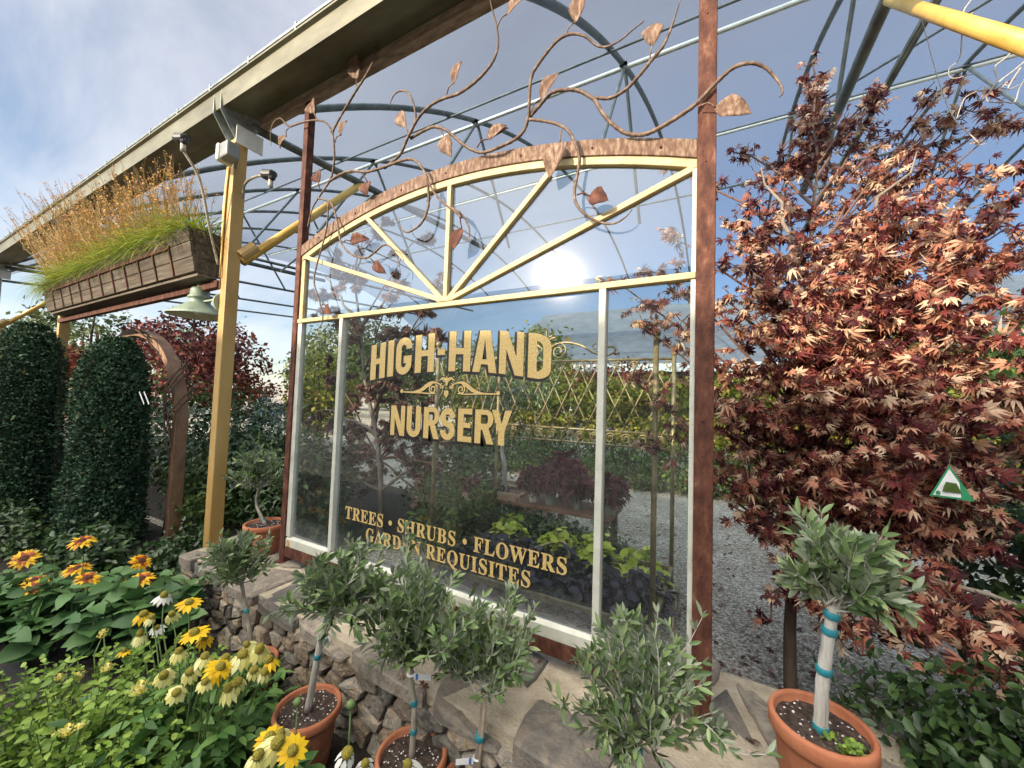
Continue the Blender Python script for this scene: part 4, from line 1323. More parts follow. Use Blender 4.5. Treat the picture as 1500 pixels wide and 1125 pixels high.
def maple(root, trunk, clusters, nleaf, size, lmat, bmat, droop=.5, twigs=7, r0=.03, spread=.22, spike=0.0, tr_name='trunk', low_z=.8):
    """trunk path, limbs to each cluster, twigs through the cluster, leaves along the twigs"""
    tb = MB()
    tp = spline(trunk, 5)
    k = len(tp)
    tb.tube(tp, [r0 * (1 - .86 * (i / k) ** .9) for i in range(k)], 10)
    lv = Leaves()
    bb = MB()
    TP = np.array(tp)
    tot = sum(c[1] ** 2 * (c[2] if len(c) > 2 else 1) for c in clusters)
    for c in clusters:
        ctr, rc = np.array(c[0], float), c[1]
        dens = c[2] if len(c) > 2 else 1
        hd = np.linalg.norm((TP - ctr)[:, :2], axis=1)
        d = np.linalg.norm(TP - ctr, axis=1) + np.maximum(0, TP[:, 2] - ctr[2] + .95 * hd + .08) * 2.5
        d = d + np.maximum(0, low_z - TP[:, 2]) * 6
        st = TP[int(np.argmin(d))]
        lb = limb(st, ctr, .05 * np.linalg.norm(ctr - st), 6, .015)
        bb.tube(lb, [r0 * .24 * (1 - .7 * i / 5) + .0012 for i in range(6)], 6)
        nl = max(6, int(nleaf * rc * rc * dens / tot))
        nt_ = max(3, twigs)
        for t_ in range(nt_):
            dr = rng.normal(size=3)
            dr[2] = dr[2] * .55 + .12 + spike
            dr /= np.linalg.norm(dr)
            ln = rc * rng.uniform(.6, 1.25)
            s0 = lb[rng.integers(2, 6)]
            tw = limb(s0, s0 + dr * ln, .05 * ln, 5, .012)
            bb.tube(tw, [.0045, .0035, .003, .0022, .0012], 4, cap=False)
            m_ = max(2, nl // nt_)
            ts = rng.uniform(.15, 1.04, m_)
            P, D = poly_at(tw, np.clip(ts, 0, 1))
            side = rdir(m_, 0, .4)
            F = D * .5 + side * .9
            F[:, 2] -= droop * rng.uniform(.1, 1.4, m_)
            P = P + side * rng.uniform(.01, .30, m_)[:, None] * min(.14, rc * .4)
            NR = rdir(m_, .55, .8) + np.array([-.25, -.55, 0])
            sz = size * np.clip(rng.lognormal(0, .26, m_), .5, 1.45)
            which = rng.choice(len(MAP), m_, p=[.30, .27, .2, .13, .10])
            for w_ in range(len(MAP)):
                q = which == w_
                lv.put(MAP[w_], P[q], F[q], NR[q], sz[q])
    tb.build(tr_name, bmat, root, smooth=True)
    bb.build('branches', REDSTEM, root)
    lv.build('crown', lmat, root)


def blob_leaves(lv, ctr, rad3, n_, size, tmpl, shell=.55, up=.5, jitter=.35, clump=0, nout=1.0):
    """leaves through the outer part of an uneven ellipsoid; clump > 0 bunches them"""
    ctr, rad3 = np.array(ctr, float), np.array(rad3, float)
    if clump:
        cc = rdir(clump)
        cr_ = rng.uniform(.72, 1.0, clump)
        idx = rng.integers(0, clump, n_)
        base = cc[idx] * cr_[idx][:, None]
        off = rng.normal(size=(n_, 3)) * (.85 / math.sqrt(clump) + .04)
        p_ = base + off
        d = p_ / (np.linalg.norm(p_, axis=1, keepdims=True) + 1e-6)
    else:
        d = rdir(n_)
        p_ = d * (shell + (1 - shell) * rng.uniform(0, 1, n_) ** .5 + rng.normal(size=n_) * .05)[:, None]
    P = ctr + p_ * rad3
    NR = d * nout + rdir(n_) * jitter + np.array([0, 0, up])
    F = rdir(n_) + d * .5 + np.array([0, 0, -.25])
    lv.put(tmpl, P, F, NR, size * rng.lognormal(0, .25, n_))
    return P


def bush(name, label, cat, ctr, rad3, n_, size, lmat, tmpl=OVAL, group=None, clump=26, stems=7, extra=None):
    base = (ctr[0], ctr[1], 0)
    root = thing(name, label, cat, base, group)
    lv = Leaves()
    blob_leaves(lv, ctr, rad3, n_, size, tmpl, clump=clump)
    blob_leaves(lv, ctr, np.array(rad3) * .8, n_ // 3, size, tmpl, shell=.2)
    sb = MB()
    for i in range(stems):
        d = rdir(1, .8)[0]
        e_ = np.array(ctr) + d * np.array(rad3) * .75
        sb.tube(limb(base, e_, .02, 5, .01), [.012, .010, .008, .006, .003], 5)
    sb.build('stems', BARK, root)
    lv.build('foliage', lmat, root)
    return root


def tree(name, label, base, h, blobs, n_, size, lmat, bmat=BARK, tmpl=QUAD, r0=.10, cat='tree', group=None, clump=40):
    root = thing(name, label, cat, base, group)
    base = np.array(base, float)
    tb = MB()
    top = base + np.array([rng.normal() * .05 * h, rng.normal() * .05 * h, h])
    tp = limb(base, top, 0, 7, .02 * h)
    tb.tube(tp, [r0 * (1 - .7 * i / 6) for i in range(7)], 8)
    lv = Leaves()
    tot = sum(r_[0] * r_[2] for _, r_ in blobs)
    for c, r_ in blobs:
        c = base + np.array(c, float)
        st = tp[int(np.clip((c[2] - base[2]) / h * 5, 1, 5))]
        for q in range(3):
            e_ = c + rdir(1)[0] * np.array(r_) * .6
            tb.tube(limb(st, e_, .04 * h, 5, .01 * h), [r0 * .35, r0 * .28, r0 * .2, r0 * .13, r0 * .05], 5)
        blob_leaves(lv, c, r_, int(n_ * r_[0] * r_[2] / tot), size, tmpl, clump=clump, jitter=.8)
    tb.build('trunk', bmat, root)
    lv.build('crown', lmat, root)
    return root


# ------------------------------------------------------------------ large red maple on the right
mp_ = thing('red_maple', 'large japanese maple with curling red and tan leaves right of the rusty post', 'tree', (.30, .82, 0))
cl = []
rr = random.Random(3)
def addc(px, py, Y, rc, dn=1.0):
    cl.append((at(px, py, Y), rc, dn))
for px, py, Y, rc in ((1190, 150, 1.5, .16), (1180, 230, 1.4, .20), (1100, 270, 1.4, .16), (1090, 330, 1.1, .20), (1150, 320, 1.2, .24), (1240, 250, 1.5, .2), (1285, 190, 1.5, .16), (1290, 270, 1.3, .24),
                      (1390, 210, 1.6, .14), (1440, 190, 1.6, .12), (1365, 250, 1.4, .18), (1430, 260, 1.3, .2), (1340, 320, 1.1, .26), (1230, 360, 1.0, .26), (1110, 410, .9, .22), (1170, 440, .8, .26),
                      (1400, 340, 1.0, .26), (1280, 430, .8, .28), (1360, 430, .8, .28), (1450, 400, .8, .24), (1110, 500, .8, .22), (1190, 530, .7, .26), (1270, 520, .75, .28), (1370, 530, .8, .28), (1460, 500, .8, .26),
                      (1090, 590, .7, .2), (1150, 620, .7, .24), (1240, 610, .7, .26), (1330, 620, .75, .28), (1430, 600, .8, .28), (1490, 600, .8, .24), (1100, 690, .7, .16), (1180, 690, .7, .2), (1270, 690, .7, .22),
                      (1370, 680, .8, .24), (1450, 670, .8, .22), (1480, 330, 1.0, .2), (1300, 740, .9, .2), (1220, 740, .9, .18), (1390, 760, 1.0, .22),
                      (1485, 730, .9, .16), (1440, 310, 1.1, .2), (1480, 440, .7, .2)):
    addc(px, py, Y, rc * (.85 if py < 300 else 1.0), .30 if py < 310 else (.6 if py < 420 else .95))
for px, py, Y, rc in ((1190, 95, 1.5, .09), (1195, 130, 1.5, .12), (1185, 190, 1.45, .13), (1155, 235, 1.4, .12), (1285, 130, 1.5, .10), (1270, 165, 1.5, .12), (1395, 120, 1.55, .10), (1400, 165, 1.5, .12), (1450, 140, 1.6, .09), (1460, 190, 1.5, .11), (1085, 225, 1.4, .10), (1340, 215, 1.45, .13), (1490, 250, 1.3, .14), (1490, 380, .9, .18), (1065, 440, .9, .10), (1070, 350, 1.0, .10)):
    addc(px, py, Y, rc, .8)
for px, py, Y, rc in ((1095, 760, .75, .13), (1150, 770, .75, .14), (1080, 640, .7, .12), (1340, 790, .9, .16), (1440, 800, .9, .16), (1240, 800, .8, .12), (1490, 560, .7, .2), (1490, 660, .75, .18)):
    addc(px, py, Y, rc, .9)
# thinner sprays reaching behind the glass and low over the path
for px, py, Y, rc in ((985, 250, 1.3, .10), (960, 400, .9, .16), (900, 410, .8, .14), (1000, 470, .9, .16), (940, 480, .9, .14), (985, 350, 1.1, .12), (930, 560, .9, .12), (985, 640, .9, .13), (950, 660, .8, .1), (1000, 560, .9, .13)):
    addc(px, py, Y, rc, .75)
for px, py, Y, rc in ((1200, 890, .55, .13), (1130, 910, .6, .07), (1290, 890, .6, .18), (1390, 920, .55, .2), (1450, 960, .5, .2), (1400, 990, .5, .16), (1480, 920, .55, .18), (1260, 960, .55, .11), (1330, 930, .5, .13)):
    addc(px, py, Y, rc, .7)
tr_ = [(.305, .82, 0), (.30, .82, .45), (.33, .84, .8), (.40, .92, 1.3), (.46, 1.0, 1.9), (.44, 1.15, 2.5), (.5, 1.3, 3.0)]
maple(mp_, tr_, cl, 21500, .0325, L_MAPLE, BARK, droop=.45, twigs=20, r0=.032)
lb = MB()
for a, b in (((.34, .85, .85), (.95, .8, 1.35)), ((.42, .92, 1.3), (.95, .9, 2.2)), ((.33, .84, .8), (1.1, .62, .75)), ((.42, .92, 1.25), (.08, 1.0, 2.0)), ((.45, 1.0, 1.9), (.9, 1.2, 2.9)), ((.45, 1.0, 1.9), (.2, 1.2, 3.0))):
    lb.tube(limb(a, b, .06, 8, .02), [.018, .017, .015, .013, .011, .009, .006, .003], 8)
lb.build('limbs', GREYBARK, mp_, smooth=True)
hv = thing('bare_vine', 'pale bare vine tendrils dangling below the yellow pipe at top right', 'vine', at(1400, 60, .35))
z4 = lambda *p: [(1050 + a / 3.309, b / 3.309) for a, b in p]
for pts_, Y_ in ((z4((1240, -20), (1195, 60), (1180, 110), (1182, 180), (1170, 270), (1132, 325), (1142, 380), (1195, 395)), .45), (z4((1440, 250), (1400, 290), (1345, 330), (1320, 400), (1332, 480), (1370, 525), (1400, 500), (1470, 420), (1500, 380)), .35),
                 (z4((1500, 300), (1440, 360), (1380, 405), (1320, 440), (1240, 450), (1190, 500), (1160, 570)), .4), (z4((1250, 60), (1215, 100), (1200, 160)), .42), (z4((1480, 330), (1420, 400), (1440, 440), (1500, 410)), .38), (z4((1270, 700), (1100, 520), (980, 0)), .9)):
    q_ = [at(a, b, Y_) + rng.normal(size=3) * .01 for a, b in pts_]
    q_ = spline(q_, 6)
    MB().tube(q_, [  .0028 * (1 - .5 * i / len(q_)) for i in range(len(q_))], 6).build('tendril', PALEBARK, hv, smooth=True)
tg = thing('plant_tag', 'triangular green and white plant tag hanging in the red maple', 'tag', at(1395, 690, .52))
c_ = at(1395, 712, .52)
def tri(s_, y_, z0=0):
    return [(c_[0] - .062 * s_, y_, c_[2] - .045 * s_ + z0), (c_[0] + .066 * s_, y_ + .02, c_[2] - .052 * s_ + z0), (c_[0] - .004, y_ + .01, c_[2] + .075 * s_ + z0)]
for nm, s_, y_, mt, zo in (('tag_card', 1, .520, TAGGREEN, 0), ('tag_face', .84, .5192, TAGW, -.001)):
    MB().add(tri(s_, y_, zo) + [(a, b + .0006, c) for a, b, c in tri(s_, y_, zo)], [(0, 1, 2), (5, 4, 3), (0, 3, 4, 1), (1, 4, 5, 2), (2, 5, 3, 0)]).build(nm, mt, tg)
pp = MB()
pp.add([(c_[0] - .028, .517, c_[2] - .022), (c_[0] + .030, .532, c_[2] - .027), (c_[0] + .014, .528, c_[2] + .010), (c_[0] - .016, .522, c_[2] + .014)], [(0, 1, 2, 3)])
pp.build('tag_picture', L_MIDG, tg)
MB().add([(c_[0] - .045, .5178, c_[2] - .036), (c_[0] - .033, .5178, c_[2] - .036), (c_[0] - .033, .5178, c_[2] - .026), (c_[0] - .039, .5178, c_[2] - .020), (c_[0] - .045, .5178, c_[2] - .026)], [(0, 1, 2, 3, 4)]).build('tag_emblem', TAGGREEN, tg)
MB().tube([(c_[0] - .004, .53, c_[2] + .07), (c_[0] + .01, .55, c_[2] + .12)], .0012, 5).build('tag_string', STEM, tg)

# ------------------------------------------------------------------ dried maple behind the glass
dm = thing('dry_maple', 'young maple with grey trunk and withered pinkish leaves behind the glass', 'tree', (-3.28, 1.5, 0))
cl = []
for px, py, rc in ((590, 130 + 280, .2), (520, 400, .24), (480, 360, .18), (610, 350, .2), (560, 330, .16), (640, 420, .2), (470, 440, .2), (530, 480, .24), (600, 490, .24), (650, 500, .2), (480, 540, .2), (560, 560, .26),
                   (460, 600, .2), (640, 580, .22), (510, 630, .24), (590, 640, .22), (450, 670, .16), (500, 690, .22), (620, 690, .22), (670, 640, .18), (540, 720, .18), (680, 700, .16), (640, 760, .12)):
    cl.append((at(px, py, 1.5 + rr.uniform(-.35, .35)), rc))
q = [at(556, 770, 1.5), at(558, 720, 1.5), at(552, 640, 1.5), at(535, 560, 1.55), at(528, 480, 1.6), at(520, 400, 1.6), at(535, 340, 1.6)]
maple(dm, [(q[0][0] + .02, 1.5, 0)] + q, cl, 5200, .045, L_MAPLE2, GREYBARK, droop=.9, twigs=7, r0=.042)
lb = MB()
for a, b in ((q[2], at(470, 600, 1.4)), (q[1], at(660, 660, 1.6)), (q[3], at(620, 470, 1.7)), (q[4], at(470, 400, 1.5)), (q[1], at(460, 690, 1.4)), (q[4], at(600, 400, 1.6)), (q[2], at(640, 560, 1.5))):
    lb.tube(limb(a, b, .06, 7, .02), [.022, .02, .017, .014, .011, .008, .004], 7)
lb.build('limbs', GREYBARK, dm, smooth=True)

# ------------------------------------------------------------------ potted olive standards
def pot_mesh(r_, h_):
    pb = MB().lathe([(.001, 0), (r_ * .70, 0), (r_ * .72, .004), (r_ * .90, h_ * .80), (r_ * .905, h_ * .815), (r_ * 1.0, h_ * .825), (r_ * 1.035, h_ * .86), (r_ * 1.035, h_ * .965), (r_ * 1.0, h_), (r_ * .93, h_), (r_ * .90, h_ * .97), (r_ * .86, h_ * .80), (.001, h_ * .78)], n=40)
    return pb


def olive(label, pc, rimz, r_, h_, trunk, crown_r, ntw, leafL, bark=OLIVEBARK, ties=(), stake=False, seed=0, tagspec=None, tr=.012, flat=.75, lean=(0, 0), emin=-.15):
    root = thing('potted_olive_tree', label, 'potted tree', (pc[0], pc[1], rimz - h_), 'small potted olive standards')
    z0 = rimz - h_
    po = pot_mesh(r_, h_)
    po.v = [(a + pc[0], b + pc[1], c + z0) for a, b, c in po.v]
    pot = po.build('pot', TERRA, root, smooth=True)
    sb = MB()
    K = 26
    for ring in range(5):
        for j in range(K):
            a = 2 * math.pi * j / K
            q = r_ * .90 * ring / 4
            sb.v.append((pc[0] + q * math.cos(a), pc[1] + q * math.sin(a), z0 + h_ * .90 + rng.uniform(-.004, .006)))
    for ring in range(4):
        for j in range(K):
            sb.f.append((ring * K + j, ring * K + (j + 1) % K, (ring + 1) * K + (j + 1) % K, (ring + 1) * K + j))
    sb.build('soil', SOIL, pot, smooth=False)
    tp = spline([(pc[0] + trunk[0][0], pc[1] + trunk[0][1], z0 + h_ * .89)] + [tuple(q) for q in trunk[1:]], 6)
    k = len(tp)
    tb = MB().tube(tp, [tr * (1.12 - .3 * i / k) * (1 + .05 * math.sin(i * 2.3)) for i in range(k)], 10)
    top = np.array(tp[-1])
    lv, tw = Leaves(), MB()
    for i in range(int(ntw * .66)):
        th = rng.uniform(0, 2 * math.pi)
        el = rng.uniform(emin, 1.45)
        d = np.array([math.cos(th) * math.cos(el) + lean[0], math.sin(th) * math.cos(el) + lean[1], math.sin(el) * flat + .12])
        ln = crown_r * rng.uniform(.6, 1.12)
        e_ = top + d * ln
        if rng.random() < .22:
            e_ = top + d * ln * rng.uniform(1.15, 1.5)
        path = limb(top + rng.normal(size=3) * .012 + np.array([0, 0, -.01]), e_, .05 * ln, 6, .006)
        for q_, a_ in ((-1, .34), (-2, .19), (-3, .09), (-4, .03)):
            path[q_, 2] += a_ * ln
        tw.tube(path, [.0030, .0026, .0022, .0018, .0014, .0009], 5, cap=False)
        def leafy(path, n_, t0):
            ts = np.linspace(t0, 1.0, n_)
            P, D = poly_at(path, ts)
            for sg in (-1, 1):
                ref = rdir(n_, .4)
                sd = np.cross(D, ref)
                sd /= np.linalg.norm(sd, axis=1, keepdims=True) + 1e-6
                F = D * rng.uniform(.5, 1.1, n_)[:, None] + sd * sg * .75 + np.array([0, 0, .15])
                lv.put(OVALN, P, F, np.cross(sd, D) * sg + rdir(n_) * .4 + np.array([0, 0, .5]), leafL * 1.12 * rng.uniform(.6, 1.2, n_))
            lv.put(OVALN, P[-1:], D[-1:], rdir(1), leafL * .7)
        leafy(path, 8, .22)
        for s_ in range(3):
            b0, dd = poly_at(path, [rng.uniform(.25, .85)])
            d2 = dd[0] + rdir(1, .5)[0] * .75
            d2 /= np.linalg.norm(d2)
            sp = limb(b0[0], b0[0] + d2 * crown_r * rng.uniform(.25, .5), .01, 4, .003)
            tw.tube(sp, [.0018, .0015, .0012, .0008], 4, cap=False)
            leafy(sp, 6, .12)
    tb.build('trunk', bark, root, smooth=True)
    tw.build('twigs', PALEBARK, root)
    lv.build('crown', L_OLIVE, root)
    if stake:
        sk = MB().tube([(pc[0] + trunk[0][0] + .016, pc[1] + trunk[0][1] - .004, z0 + h_ * .8), tuple(top + np.array([.016, -.004, -.01]))], .0065, 8)
        sk.build('stake', NEWWOOD, root, smooth=True)
    for t_ in ties:
        c = poly_at(tp, [t_])[0][0]
        d_ = poly_at(tp, [t_])[1][0]
        rt_ = tr * 1.22 if not stake else tr * 1.8
        tm = MB().tube([c - d_ * .009, c - d_ * .008, c + d_ * .008, c + d_ * .009], [rt_ * .96, rt_, rt_, rt_ * .96], 12)
        tm.build('tie_tape', TIE, root, smooth=True)
    if tagspec:
        t_, w_, sg = tagspec
        c = poly_at(tp, [t_])[0][0]
        u_ = RGT * sg
        a0 = c + u_ * .012 - FWD * .012
        up_ = np.array([0, 0, .011])
        vs = [a0 - up_, a0 + u_ * w_ - up_ * .9 + np.array([0, 0, -.004]), a0 + u_ * w_ + up_ * .9 + np.array([0, 0, -.004]), a0 + up_]
        wt = MB().add(vs + [q + FWD * .0005 for q in vs], [(0, 1, 2, 3), (7, 6, 5, 4), (0, 4, 5, 1), (1, 5, 6, 2), (2, 6, 7, 3), (3, 7, 4, 0)])
        wtag = wt.build('paper_tag', TAGW, root)
        b = a0 + u_ * w_ * .12 - FWD * .0006
        vs = [b - up_ * .95, b + u_ * w_ * .14 - up_ * .95, b + u_ * w_ * .14 + up_ * .95, b + up_ * .95]
        MB().add(vs, [(0, 1, 2, 3)]).build('blue_band', TAGBLUE, wtag)
        lp = MB().tube([c + np.array([math.cos(a) * tr * 1.25, math.sin(a) * tr * 1.25, 0]) for a in np.linspace(0, 6.28, 14)], .004, 5)
        lp.build('tag_loop', TAGW, wtag)
    return root


def V(px, py, Y):
    return tuple(at(px, py, Y))
olive('left olive standard in front of the wall end with round dense crown', (-2.02, -.44), .19, .108, .21, [(0, 0), V(366, 925, -.45), V(358, 880, -.45), V(353, 848, -.45)], .165, 54, .036, ties=(.25, .62), tr=.010, flat=.8, stake=False)
olive('olive standard with leaning pale trunk and blue tags, sprawling crown left of centre', (-1.45, -.53), .255, .122, .22, [(0, 0), V(463, 975, -.53), V(472, 930, -.53), V(486, 896, -.52)], .195, 58, .042, bark=PALEBARK, ties=(.55, .9), tr=.0125, flat=.8, lean=(.42, .1), tagspec=(.75, .028, 1))
olive('olive standard with wide silvery crown and single white tag on its thin trunk', (-.965, -.455), .235, .122, .22, [(0, 0), V(607, 1040, -.455), V(603, 1000, -.455), V(601, 960, -.455)], .225, 62, .044, ties=(.28, .55), tr=.010, flat=.8, tagspec=(.82, .062, 1), lean=(-.10, .05))
olive('olive standard with wooden stake and white tag turned left, fourth pot along the wall', (-.735, -.40), .20, .112, .21, [(0, 0), V(703, 1080, -.40), V(707, 1040, -.40), V(708, 1000, -.40)], .205, 56, .041, bark=GREYBARK, ties=(.5,), stake=True, tr=.010, flat=.72, tagspec=(.30, .06, -1))
olive('bright green olive standard in front of the rusty right post', (-.205, -.56), .22, .115, .21, [(0, 0), V(931, 1122, -.50), V(931, 1090, -.47), V(930, 1062, -.45)], .185, 56, .037, ties=(.86,), stake=True, tr=.009, flat=.8)
olive('olive standard in terracotta pot on the right end of the stone wall', (.245, -.165), .645, .118, .262, [(0, 0), V(1205, 1000, -.165), V(1214, 930, -.165), V(1221, 888, -.165)], .150, 42, .046, bark=PALEBARK, ties=(.03, .48, .80, .93), tr=.016, flat=.9, lean=(.16, 0), emin=.05)
olive('slender olive standard in a pot on the wall behind the rusty left post', (-2.835, .045), .585, .132, .20, [(0, 0), V(376, 740, .05), V(378, 720, .05), V(378, 712, .05)], .20, 44, .042, ties=(.15,), tr=.010, flat=.9)
# seedlings in the right pot
wd_ = bpy.data.objects['potted_olive_tree.005']
lv = Leaves()
for px, py in ((1225, 1085), (1238, 1078), (1250, 1090), (1262, 1080)):
    c_ = at(px, py, -.22); c_[2] = .632
    n_ = 14
    P = c_ + rng.normal(size=(n_, 3)) * np.array([.012, .012, .008])
    lv.put(t_round(5), P, rdir(n_, .3), rdir(n_, 1.5), .014 * rng.uniform(.6, 1.2, n_))
lv.build('weed_seedlings', L_LANT, wd_)

# ------------------------------------------------------------------ flowers in the front bed
PET = t_oval(.17, .03, .25)
def flower_mesh(npet, r_in, ln, droop, wsc=1.0, two=False):
    lv = Leaves()
    a = np.arange(npet) * 2 * math.pi / npet + rng.normal(size=npet) * .06
    F = np.stack([np.cos(a), np.sin(a), -droop + rng.normal(size=npet) * .1], 1)
    P = np.stack([np.cos(a) * r_in, np.sin(a) * r_in, np.zeros(npet)], 1)
    lv.put(PET, P, F, np.array([[0, 0, 1.0]]), ln * rng.uniform(.85, 1.1, npet), wsc)
    if two:
        a2 = a + math.pi / npet
        P2 = np.stack([np.cos(a2) * r_in * .8, np.sin(a2) * r_in * .8, np.full(npet, .003)], 1)
        lv.put(PET, P2, np.stack([np.cos(a2), np.sin(a2), .2 + rng.normal(size=npet) * .1], 1), np.array([[0, 0, 1.0]]), ln * .8, wsc)
    return lv.mesh('petals')


F_KINDS = {}
for nm, mats, npet, droop, ln in (('golden', P_YEL, 13, .12, .043), ('pale', P_PALE, 12, .75, .042), ('white', P_WHITE, 11, .55, .042)):
    F_KINDS[nm] = [(flower_mesh(npet + dk, .010, ln * lk, droop + dd, 1.5 * wk), mats) for dk, lk, dd, wk in ((0, 1, 0, 1), (-2, 1.1, .35, .9), (1, .85, -.15, 1.1), (-3, .95, .7, .85))]
cone_me = MB().lathe([(.001, .020), (.007, .019), (.013, .013), (.0155, .005), (.014, -.003), (.006, -.008), (.001, -.009)], n=14).build('tmp_cone', CONE).data
bpy.data.objects.remove(bpy.data.objects['tmp_cone'])
ray_me = flower_mesh(15, .012, .046, .0, 1.2, True)
rayin_me = flower_mesh(13, .010, .028, -.25, 1.5)
rayin_me.materials.append(P_DARK)
disc_me = MB().lathe([(.001, .010), (.010, .010), (.018, .004), (.018, -.003), (.001, -.006)], n=14).build('tmp_cone', CONEBR).data
bpy.data.objects.remove(bpy.data.objects['tmp_cone'])
head_me = Leaves()
qd = rdir(46, .5)
qd[:, 2] = np.abs(qd[:, 2])
head_me.put(t_round(4, .02), qd * np.array([.018, .018, .010]), rdir(46), qd, .009)
head_me = head_me.mesh('florets')


def headflower(root, kind, pos, sc_, toward=True):
    me, mt = (ray_me, P_ORANGE) if kind == 'orange' else (head_me, P_LANT) if kind == 'lantana' else F_KINDS[kind][rng.integers(0, 4)]
    if len(me.materials) == 0:
        me.materials.append(mt)
    o_ = bpy.data.objects.new('flower', me)
    COL.objects.link(o_)
    o_.parent = root
    o_.location = tuple(np.array(pos) - np.array(root.location))
    v_ = (CAM - np.array(pos)); v_ /= np.linalg.norm(v_)
    nrm = Vector(tuple(np.array([0, 0, 1.0]) * .9 + v_ * rng.uniform(.1, .6) + rng.normal(size=3) * .22))
    o_.rotation_euler = nrm.to_track_quat('Z', 'Y').to_euler()
    sc_ *= rng.uniform(.82, 1.12)
    o_.scale = (sc_, sc_, sc_ * rng.uniform(.7, 1.25))
    if kind != 'lantana':
        if kind == 'orange':
            c = bpy.data.objects.new('inner_petals', rayin_me)
            COL.objects.link(c)
            c.parent = o_
            c.location = (0, 0, .004)
        c = bpy.data.objects.new('flower_centre', disc_me if kind == 'orange' else cone_me)
        COL.objects.link(c)
        c.parent = o_
        c.location = (0, 0, .002)
    return o_


def perennials(name, label, cat, base, rad_, h_, nst, leafL, lmat, tmpl, flowers, stem=STEM, low=.1, lw=None, dens=9, group=None):
    root = thing(name, label, cat, base, group)
    base = np.array(base, float)
    lv, sb = Leaves(), MB()
    for i in range(nst):
        th = rng.uniform(0, 2 * math.pi)
        q = math.sqrt(rng.uniform(0, 1)) * rad_
        top = base + np.array([math.cos(th) * q, math.sin(th) * q, h_ * rng.uniform(.65, 1.05) * (1 - .25 * (q / rad_) ** 2)])
        b0 = base + np.array([math.cos(th) * q * .45, math.sin(th) * q * .45, 0])
        path = limb(b0, top, .02, 6, .008)
        sb.tube(path, [.0035, .003, .003, .0025, .002, .0014], 5, cap=False)
        n_ = dens
        P, D = poly_at(path, np.linspace(low, 1, n_))
        for sg in (0, 1):
            a = np.arange(n_) * 1.57 + sg * math.pi + th
            F = np.stack([np.cos(a), np.sin(a), rng.uniform(-.25, .55, n_)], 1)
            lv.put(tmpl, P, F, rdir(n_, 2.2), leafL * rng.uniform(.55, 1.15, n_) * (1.1 - .35 * np.linspace(0, 1, n_)), lw)
    for kind, pos, sc_ in flowers:
        pos = np.array(pos)
        b0 = base + (pos - base) * np.array([.35, .35, 0])
        pth = limb(b0, pos - np.array([0, 0, .008]), .02, 6, .008)
        sb.tube(pth, [.0032, .003, .003, .0028, .0025, .002], 5, cap=False)
    sb.build('stems', stem, root)
    lv.build('foliage', lmat, root)
    for kind, pos, sc_ in flowers:
        headflower(root, kind, pos, sc_)
    return root


LANCE = t_leaf(.20, .05, .28, 7, .012, .4)
SERR = t_leaf(.33, .07, .18, 6, .03, .36)
fl = []
for kind, px, py, Y, s_ in (('golden', 285, 928, -.78, 1.15), ('golden', 322, 978, -.84, 1.0), ('golden', 318, 980, -.8, .9), ('pale', 300, 962, -.82, 1.1), ('pale', 278, 985, -.84, 1.1), ('golden', 210, 900, -.75, 1.25), ('golden', 277, 883, -.72, 1.0),
                            ('pale', 252, 900, -.7, 1.05), ('white', 240, 873, -.7, 1.0), ('pale', 205, 930, -.76, 1.0), ('white', 230, 920, -.74, .8), ('pale', 355, 960, -.74, 1.1), ('pale', 380, 952, -.7, 1.1), ('pale', 372, 982, -.74, 1.1),
                            ('golden', 395, 968, -.7, .9), ('pale', 347, 1000, -.78, 1.1), ('pale', 258, 1015, -.85, 1.0), ('golden', 300, 935, -.74, .9), ('pale', 330, 965, -.76, 1.0), ('golden', 182, 955, -.8, .7)):
    fl.append((kind, at(px, py, Y), s_ * .98))
for px, py, Y, s_ in ((222, 905, -.76, .9), (262, 955, -.8, .9), (240, 990, -.85, .95), (388, 985, -.72, .9), (335, 1010, -.8, .9), (300, 1000, -.84, .8), (362, 945, -.7, .9)):
    fl.append(('pale', at(px, py, Y), s_))
perennials('coneflower_plant', 'bushy yellow and cream coneflower clump before the stone wall', 'flowering plant', (-1.80, -.78, 0), .36, .38, 95, .085, L_ECH, LANCE, fl, lw=1.1, dens=9)
fl = [(k, at(a, b, Y), s_) for k, a, b, Y, s_ in (('pale', 405, 1090, -.86, 1.1), ('golden', 395, 1083, -.82, 1.0), ('golden', 428, 1100, -.84, .9), ('pale', 378, 1108, -.9, 1.1), ('pale', 412, 1075, -.8, .9))]
perennials('coneflower_plant', 'short coneflower clump with a tight bunch of lemon blooms at the bottom edge', 'flowering plant', (-1.12, -.86, 0), .20, .34, 34, .12, L_ECH, LANCE, fl, lw=1.3, dens=8)
fl = [(k, at(a, b, Y), s_) for k, a, b, Y, s_ in (('white', 508, 1105, -.84, 1.0), ('white', 535, 1120, -.82, .8), ('white', 598, 1122, -.80, .8))]
perennials('coneflower_plant', 'white coneflower with bare green seed heads beside the second olive pot', 'flowering plant', (-.98, -.80, 0), .15, .30, 18, .105, L_ECH, LANCE, fl, lw=1.2, dens=7)
rb_ = bpy.data.objects['coneflower_plant.002']
for px, py in ((514, 1032), (436, 1028)):
    c_ = at(px, py, -.80)
    bud = MB().ball(c_, .0125, 10, 7)
    bud.tube([c_, c_ + np.array([.0, 0, -.2])], .0022, 5)
    bud.build('seed_head', STEM, rb_, smooth=True)
fl = []
for px, py, Y, s_ in ((452, 545, -1, 0),):
    pass
